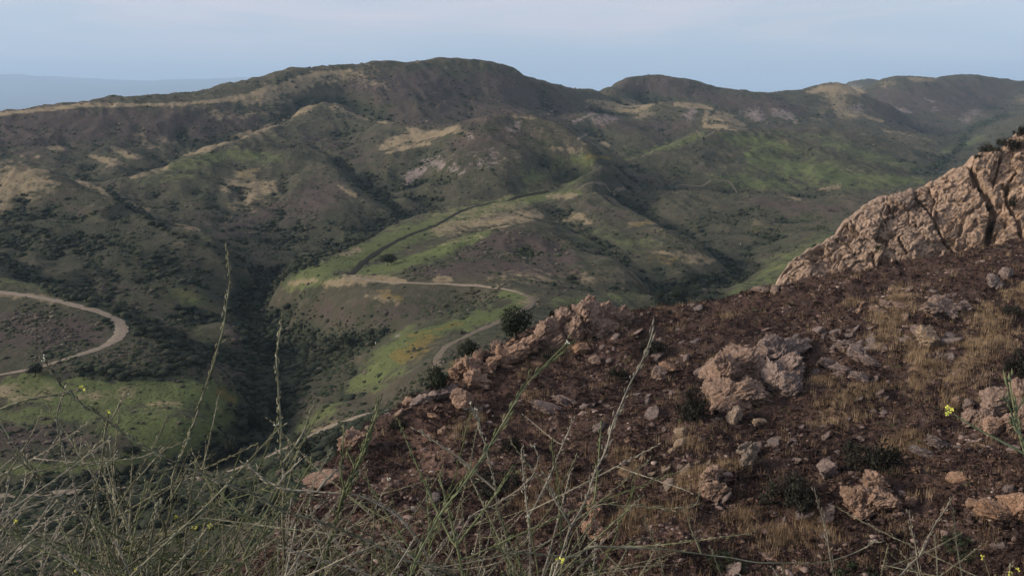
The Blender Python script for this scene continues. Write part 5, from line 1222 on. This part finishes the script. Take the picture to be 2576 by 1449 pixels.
T_([(1580,1275),(1530,1272),(1640,1274),(1720,1276),(1752,1270),(1757,1232)],1.7,1.7,.0020,m_stem,'wiry stem with a bent tip over the lower boulders',podf=.7,ground_it=False) if False else T_([(1400,1470),(1440,1350),(1500,1275),(1560,1272),(1640,1276),(1720,1277),(1752,1268),(1757,1230)],1.7,1.7,.0020,m_stem,'wiry stem bending level then up over the pinkish boulder',podf=.75)
T_([(1490,1470),(1530,1390),(1560,1320),(1580,1270),(1600,1200)],1.8,1.8,.0026,m_stemg,'green stem in front of the split orange rock',podf=.2)
T_([(1675,1470),(1662,1410),(1640,1350),(1622,1300)],1.8,1.8,.0020,m_stem,'short straight stem at the bottom left of the arch',podf=.2)
T_([(2098,1470),(2088,1400),(2078,1330),(2062,1280),(2052,1240)],1.9,1.9,.0022,m_stemp,'short pale stem at the bottom in the middle right',podf=.1)
T_([(2318,1470),(2308,1410),(2298,1350),(2288,1295)],1.8,1.8,.0024,m_stemp,'forked pale stem at the bottom right',[((2308,1400),(2340,1340),(2375,1290),(2392,1255),.9),((2310,1410),(2270,1440),(2240,1465),.8)],podf=.3)
T_([(2700,1200),(2640,1175),(2580,1145),(2520,1115),(2460,1080),(2420,1055),(2398,1040)],.95,.95,.0018,m_stemg,'smooth green stem from the right edge with the biggest yellow flower',tip=[(2388,1032,30,'y')],podf=1,ground_it=False)
T_([(2640,1300),(2600,1180),(2570,1090),(2550,1020),(2538,980),(2534,952)],1.0,1.0,.0026,m_stemg,'blurred green stem rising at the right edge',[((2570,1090),(2545,1050),(2530,1000),.6)],podf=.7,pr=1.4)
T_([(2500,1480),(2492,1450),(2480,1420),(2472,1405)],1.5,1.5,.0018,m_stemg,'short stem with a small yellow flower in the lower right corner',tip=[(2470,1400,14,'y')],podf=1)
T_([(2560,1490),(2552,1460),(2545,1442)],1.5,1.5,.0018,m_stemg,'stub of stem with yellow buds in the corner, right of another',tip=[(2540,1441,16,'y'),(2562,1430,12,'y')],podf=1)
T_([(165,1165),(158,1110),(146,1060),(148,1020),(160,980)],1.9,1.9,.0026,m_stemp,'grey crooked twig in front of the meadow at left',podf=.3,ground_it=False) if False else T_([(240,1470),(210,1320),(178,1200),(158,1120),(146,1060),(150,1020),(162,985)],1.9,1.9,.0028,m_stemp,'grey crooked stem in front of the left meadow',podf=.3)
T_([(190,1470),(215,1340),(240,1230),(262,1130),(278,1060),(300,1020),(322,992)],1.8,1.8,.0032,m_stem,'stem with a small yellow flower over the dark meadow patch',[((270,1090),(240,1120),(200,1150),(185,1100),(175,1102),.6),((262,1130),(270,1060),(274,1045),.7)],tip=[(275,1038,16,'y'),(322,990,9,'w')],podf=.2)
T_([(240,1470),(290,1300),(330,1220),(370,1150),(400,1090),(418,1055)],2.0,2.0,.0022,m_stem,'thin stem leaning right in front of the bright meadow',podf=.4)
# the thicket
def thicket_mesh(seed):
    rg = np.random.default_rng(seed); H_ = 1.; parts = []
    n = 26; z = np.linspace(0, 1, n); lean = rg.normal(0, .22, 2)
    C = np.stack([lean[0] * z**1.4, lean[1] * z**1.4, z], 1); C = wig(spline(C[::5], 10), .018, rg, 3.); C, _ = resample(C, .02)
    t = np.linspace(0, 1, len(C)); parts.append(tube(C, .0044 * (1.15 - .8 * t))); parts += pods(C, .35, rg, .011, .020, .0023)
    for k in range(rg.integers(5, 9)):
        i = int(len(C) * rg.uniform(.22, .9)); L = rg.uniform(.2, .55); a = rg.uniform(0, 6.28); up = rg.uniform(.25, 1.3)
        d = np.array([math.cos(a), math.sin(a), up]); d /= np.linalg.norm(d); tt_ = np.linspace(0, 1, 7)[:, None]
        B = C[i] + d * L * tt_ + np.array([0, 0, rg.uniform(-.05, .22)]) * L * tt_**2; B = spline(B, 5); B, _ = resample(B, .02); B = wig(B, .008, rg, 5.); B[0] = C[i]
        tb = np.linspace(0, 1, len(B)); parts.append(tube(B, .0027 * (1.1 - .7 * tb), 4)); parts += pods(B, .15, rg, .012, .018, .0020)
        for _ in range(rg.integers(0, 2)):
            j = int(len(B) * rg.uniform(.3, .8)); d2 = d + rg.normal(0, .6, 3); d2 /= np.linalg.norm(d2); B2 = B[j] + d2 * L * .5 * tt_; B2, _ = resample(B2, .02); B2 = wig(B2, .006, rg, 5.); B2[0] = B[j]
            parts.append(tube(B2, .0020 * (1.1 - .6 * np.linspace(0, 1, len(B2))), 4)); parts += pods(B2, .1, rg, .013, .016, .0017)
    return joinparts(parts)
mats_t = [m_stem, m_stemg, m_stemp, m_stemd]
TM = []
for s in range(16):
    V, F = thicket_mesh(800 + s); TM.append([mesh_from('mustard', V, F, mt, True) for mt in mats_t])
env_x = [-200, 0, 150, 300, 450, 600, 800, 950, 1100, 1300, 1450, 1600, 1800, 2100, 2600]; env_y = [1190, 1190, 1185, 1150, 1190, 1200, 1225, 1190, 1225, 1270, 1330, 1385, 1430, 1440, 1440]
SECT = [(-400, 320, 'at the far left'), (320, 640, 'left of the tallest stem base'), (640, 960, 'around the upright stem'), (960, 1300, 'left of centre'), (1300, 4000, 'right of centre')]
FL = [(38,1310),(440,1300),(490,1325),(375,1420),(195,1435),(530,1322),(345,1425),(510,1385),(975,1206),(240,1272),(380,1335),(1330,1300),(1085,1375),(1190,1390)]
made = []
for i in range(94):
    u = RM.random(); px = -150 + 1750 * u ** 1.25 if i < 84 else RM.uniform(1600, 2600)
    Dd = RM.uniform(1.35, 2.9); top = np.interp(px, env_x, env_y) + RM.exponential(120) - 5
    a, _ = ray(px, 1449); x = a * Dd * RM.uniform(.97, 1.03)
    z0 = gz(x, Dd); _, e1 = ray(px, top); h = e1 * Dd - z0
    if h < .1: continue
    o = link('mustard_plant', TM[i % 16][[0, 0, 1, 2, 0, 3, 2, 0, 1, 0][RM.integers(0, 10)]], None, (x, Dd, z0 - .02))
    o.scale = (RM.uniform(.8, 1.1),) * 2 + (h * RM.uniform(.96, 1.06),); o.rotation_euler[2] = RM.uniform(0, 6.28)
    sec = next(s_ for a_, b_, s_ in SECT if a_ <= px < b_)
    tag(o, 'tangled dry mustard stem in the bottom thicket ' + sec, 'mustard plant', 'mustard thicket ' + sec); made.append((px, top, o, Dd))
for k, (px, py) in enumerate(FL):
    c_ = min(made, key=lambda q: abs(q[0] - px) + .3 * abs(q[1] - py) + 500 * q[2].get('fl', 0)); made.remove(c_)
    o = c_[2]; D_ = c_[3]; w_pt = pt(px, py, D_)
    yel = k < 9 and k != 8
    # a short flowering shoot of that plant carries the cluster
    hgt = o.scale[2]; base = np.array(o.location); st_ = base + np.array([0, 0, max(.1, (w_pt[2] - base[2]) * .6)])
    B = spline(np.array([st_, (st_ + w_pt) / 2 + [.02, 0, -.03], w_pt]), 8)
    v, f = flower(w_pt, RM, 15 * D_ / FP * .5, not yel)
    o.scale = o.scale; M4 = np.array([[1 / o.scale[0], 0, 0], [0, 1 / o.scale[1], 0], [0, 0, 1 / o.scale[2]]]); cz, sz_ = math.cos(-o.rotation_euler[2]), math.sin(-o.rotation_euler[2])
    Rz = np.array([[cz, -sz_, 0], [sz_, cz, 0], [0, 0, 1]])
    loc = lambda P_: ((P_ - base) @ Rz.T) @ M4.T
    link('flower_cluster' if yel else 'bud_cluster', mesh_from('flower', loc(v), f, m_yel if yel else m_pal), o)
    tv, tf = tube(B, np.full(len(B), .0016), 4); link('flowering_shoot', mesh_from('shoot', loc(tv), tf, m_stemg), o)
# ---------------------------------------------------------------- camera, sky, sun, haze
cam = bpy.data.cameras.new('camera'); co = bpy.data.objects.new('camera', cam); COL.objects.link(co)
co.rotation_euler = (math.pi / 2 - PITCH, 0, 0); cam.sensor_width = 36; cam.lens = 36 * FP / W0
cam.clip_start = .05; cam.clip_end = 400000; scene.camera = co
SUN_DIR = np.array([-.90, -.12, .36]); SUN_DIR /= np.linalg.norm(SUN_DIR)
sl = bpy.data.lights.new('sun', 'SUN'); sl.energy = 4.0; sl.angle = math.radians(11); sl.color = (1, .84, .70)
so = bpy.data.objects.new('sun', sl); COL.objects.link(so)
from mathutils import Vector
so.rotation_euler = Vector(SUN_DIR).to_track_quat('Z', 'Y').to_euler()
w = bpy.data.worlds.new('World'); scene.world = w; w.use_nodes = True
nt = w.node_tree; bg = nt.nodes['Background']
sky = nt.nodes.new('ShaderNodeTexSky'); sky.sky_type = 'NISHITA'; sky.sun_disc = False
sky.sun_elevation = math.asin(SUN_DIR[2]); sky.sun_rotation = math.atan2(SUN_DIR[0], SUN_DIR[1])
bg.inputs[1].default_value = .1
tcw = N(nt, 'ShaderNodeTexCoord').outputs['Generated']
sep = N(nt, 'ShaderNodeSeparateXYZ'); nt.links.new(tcw, sep.inputs[0])
veil = ramp(nt, sep.outputs[2], [(0., (4.0, 4.9, 6.1)), (.05, (4.6, 5.4, 6.5)), (.11, (5.7, 6.0, 6.8)), (.25, (4.0, 4.4, 5.6)), (1, (1.5, 1.75, 2.5))])
mp = N(nt, 'ShaderNodeMapping'); mp.inputs['Scale'].default_value = (1.2, 1.2, 9); nt.links.new(tcw, mp.inputs[0])
cn = noise_node(nt, 2.2, 6, .55, mp.outputs[0], dist=.4)
cl = ramp(nt, cn, [(.40, 0), (.60, .9)])
veil = mixc(nt, mth(nt, 'MULTIPLY', cl, ramp(nt, sep.outputs[2], [(.015, 0), (.07, 1)])), veil, (7.1, 6.5, 7.1))
# the evening side of the sky is brighter than the far side
vd = N(nt, 'ShaderNodeVectorMath', operation='DOT_PRODUCT'); nt.links.new(tcw, vd.inputs[0]); vd.inputs[1].default_value = (-.955, -.296, 0)
gl = ramp(nt, mth(nt, 'ADD', mth(nt, 'MULTIPLY', vd.outputs['Value'], .5), .5), [(0., .35), (.14, .55), (.2, .5), (.62, .52), (1., 1.)])
cb = N(nt, 'ShaderNodeCombineColor'); g2 = mth(nt, 'MULTIPLY', gl, 1.92)
for i in range(3): nt.links.new(g2, cb.inputs[i])
veil = mixc(nt, 1., veil, cb.outputs[0], 'MULTIPLY')
nt.links.new(mixc(nt, .9, sky.outputs[0], veil), bg.inputs[0])
HB = 100000.
hv = np.array([[x, y, z] for z in (-1900., 1300.) for y in (-HB, HB) for x in (-HB, HB)])
hf = np.array([[0,2,3,1],[4,5,7,6],[0,1,5,4],[2,6,7,3],[0,4,6,2],[1,3,7,5]])
mh = bpy.data.materials.new('haze air'); mh.use_nodes = True; nt = mh.node_tree
nt.nodes.remove(nt.nodes['Principled BSDF'])
pv = N(nt, 'ShaderNodeVolumePrincipled'); pv.inputs['Density'].default_value = HAZE_D
pv.inputs['Color'].default_value = (.55, .78, 1, 1); pv.inputs['Anisotropy'].default_value = .0
nt.links.new(pv.outputs[0], nt.nodes['Material Output'].inputs['Volume'])
tag(link('haze', mesh_from('haze', hv, hf, mh)), 'pale blue haze between the hills and the far range', None, None, 'stuff')
scene.cycles.volume_bounces = 2; scene.cycles.max_bounces = 4; scene.cycles.diffuse_bounces = 2
scene.cycles.transparent_max_bounces = 8
scene.view_settings.view_transform = 'Standard'; scene.view_settings.look = 'None'
scene.view_settings.exposure = .22; scene.view_settings.gamma = 1
scene.cycles.use_denoising = True
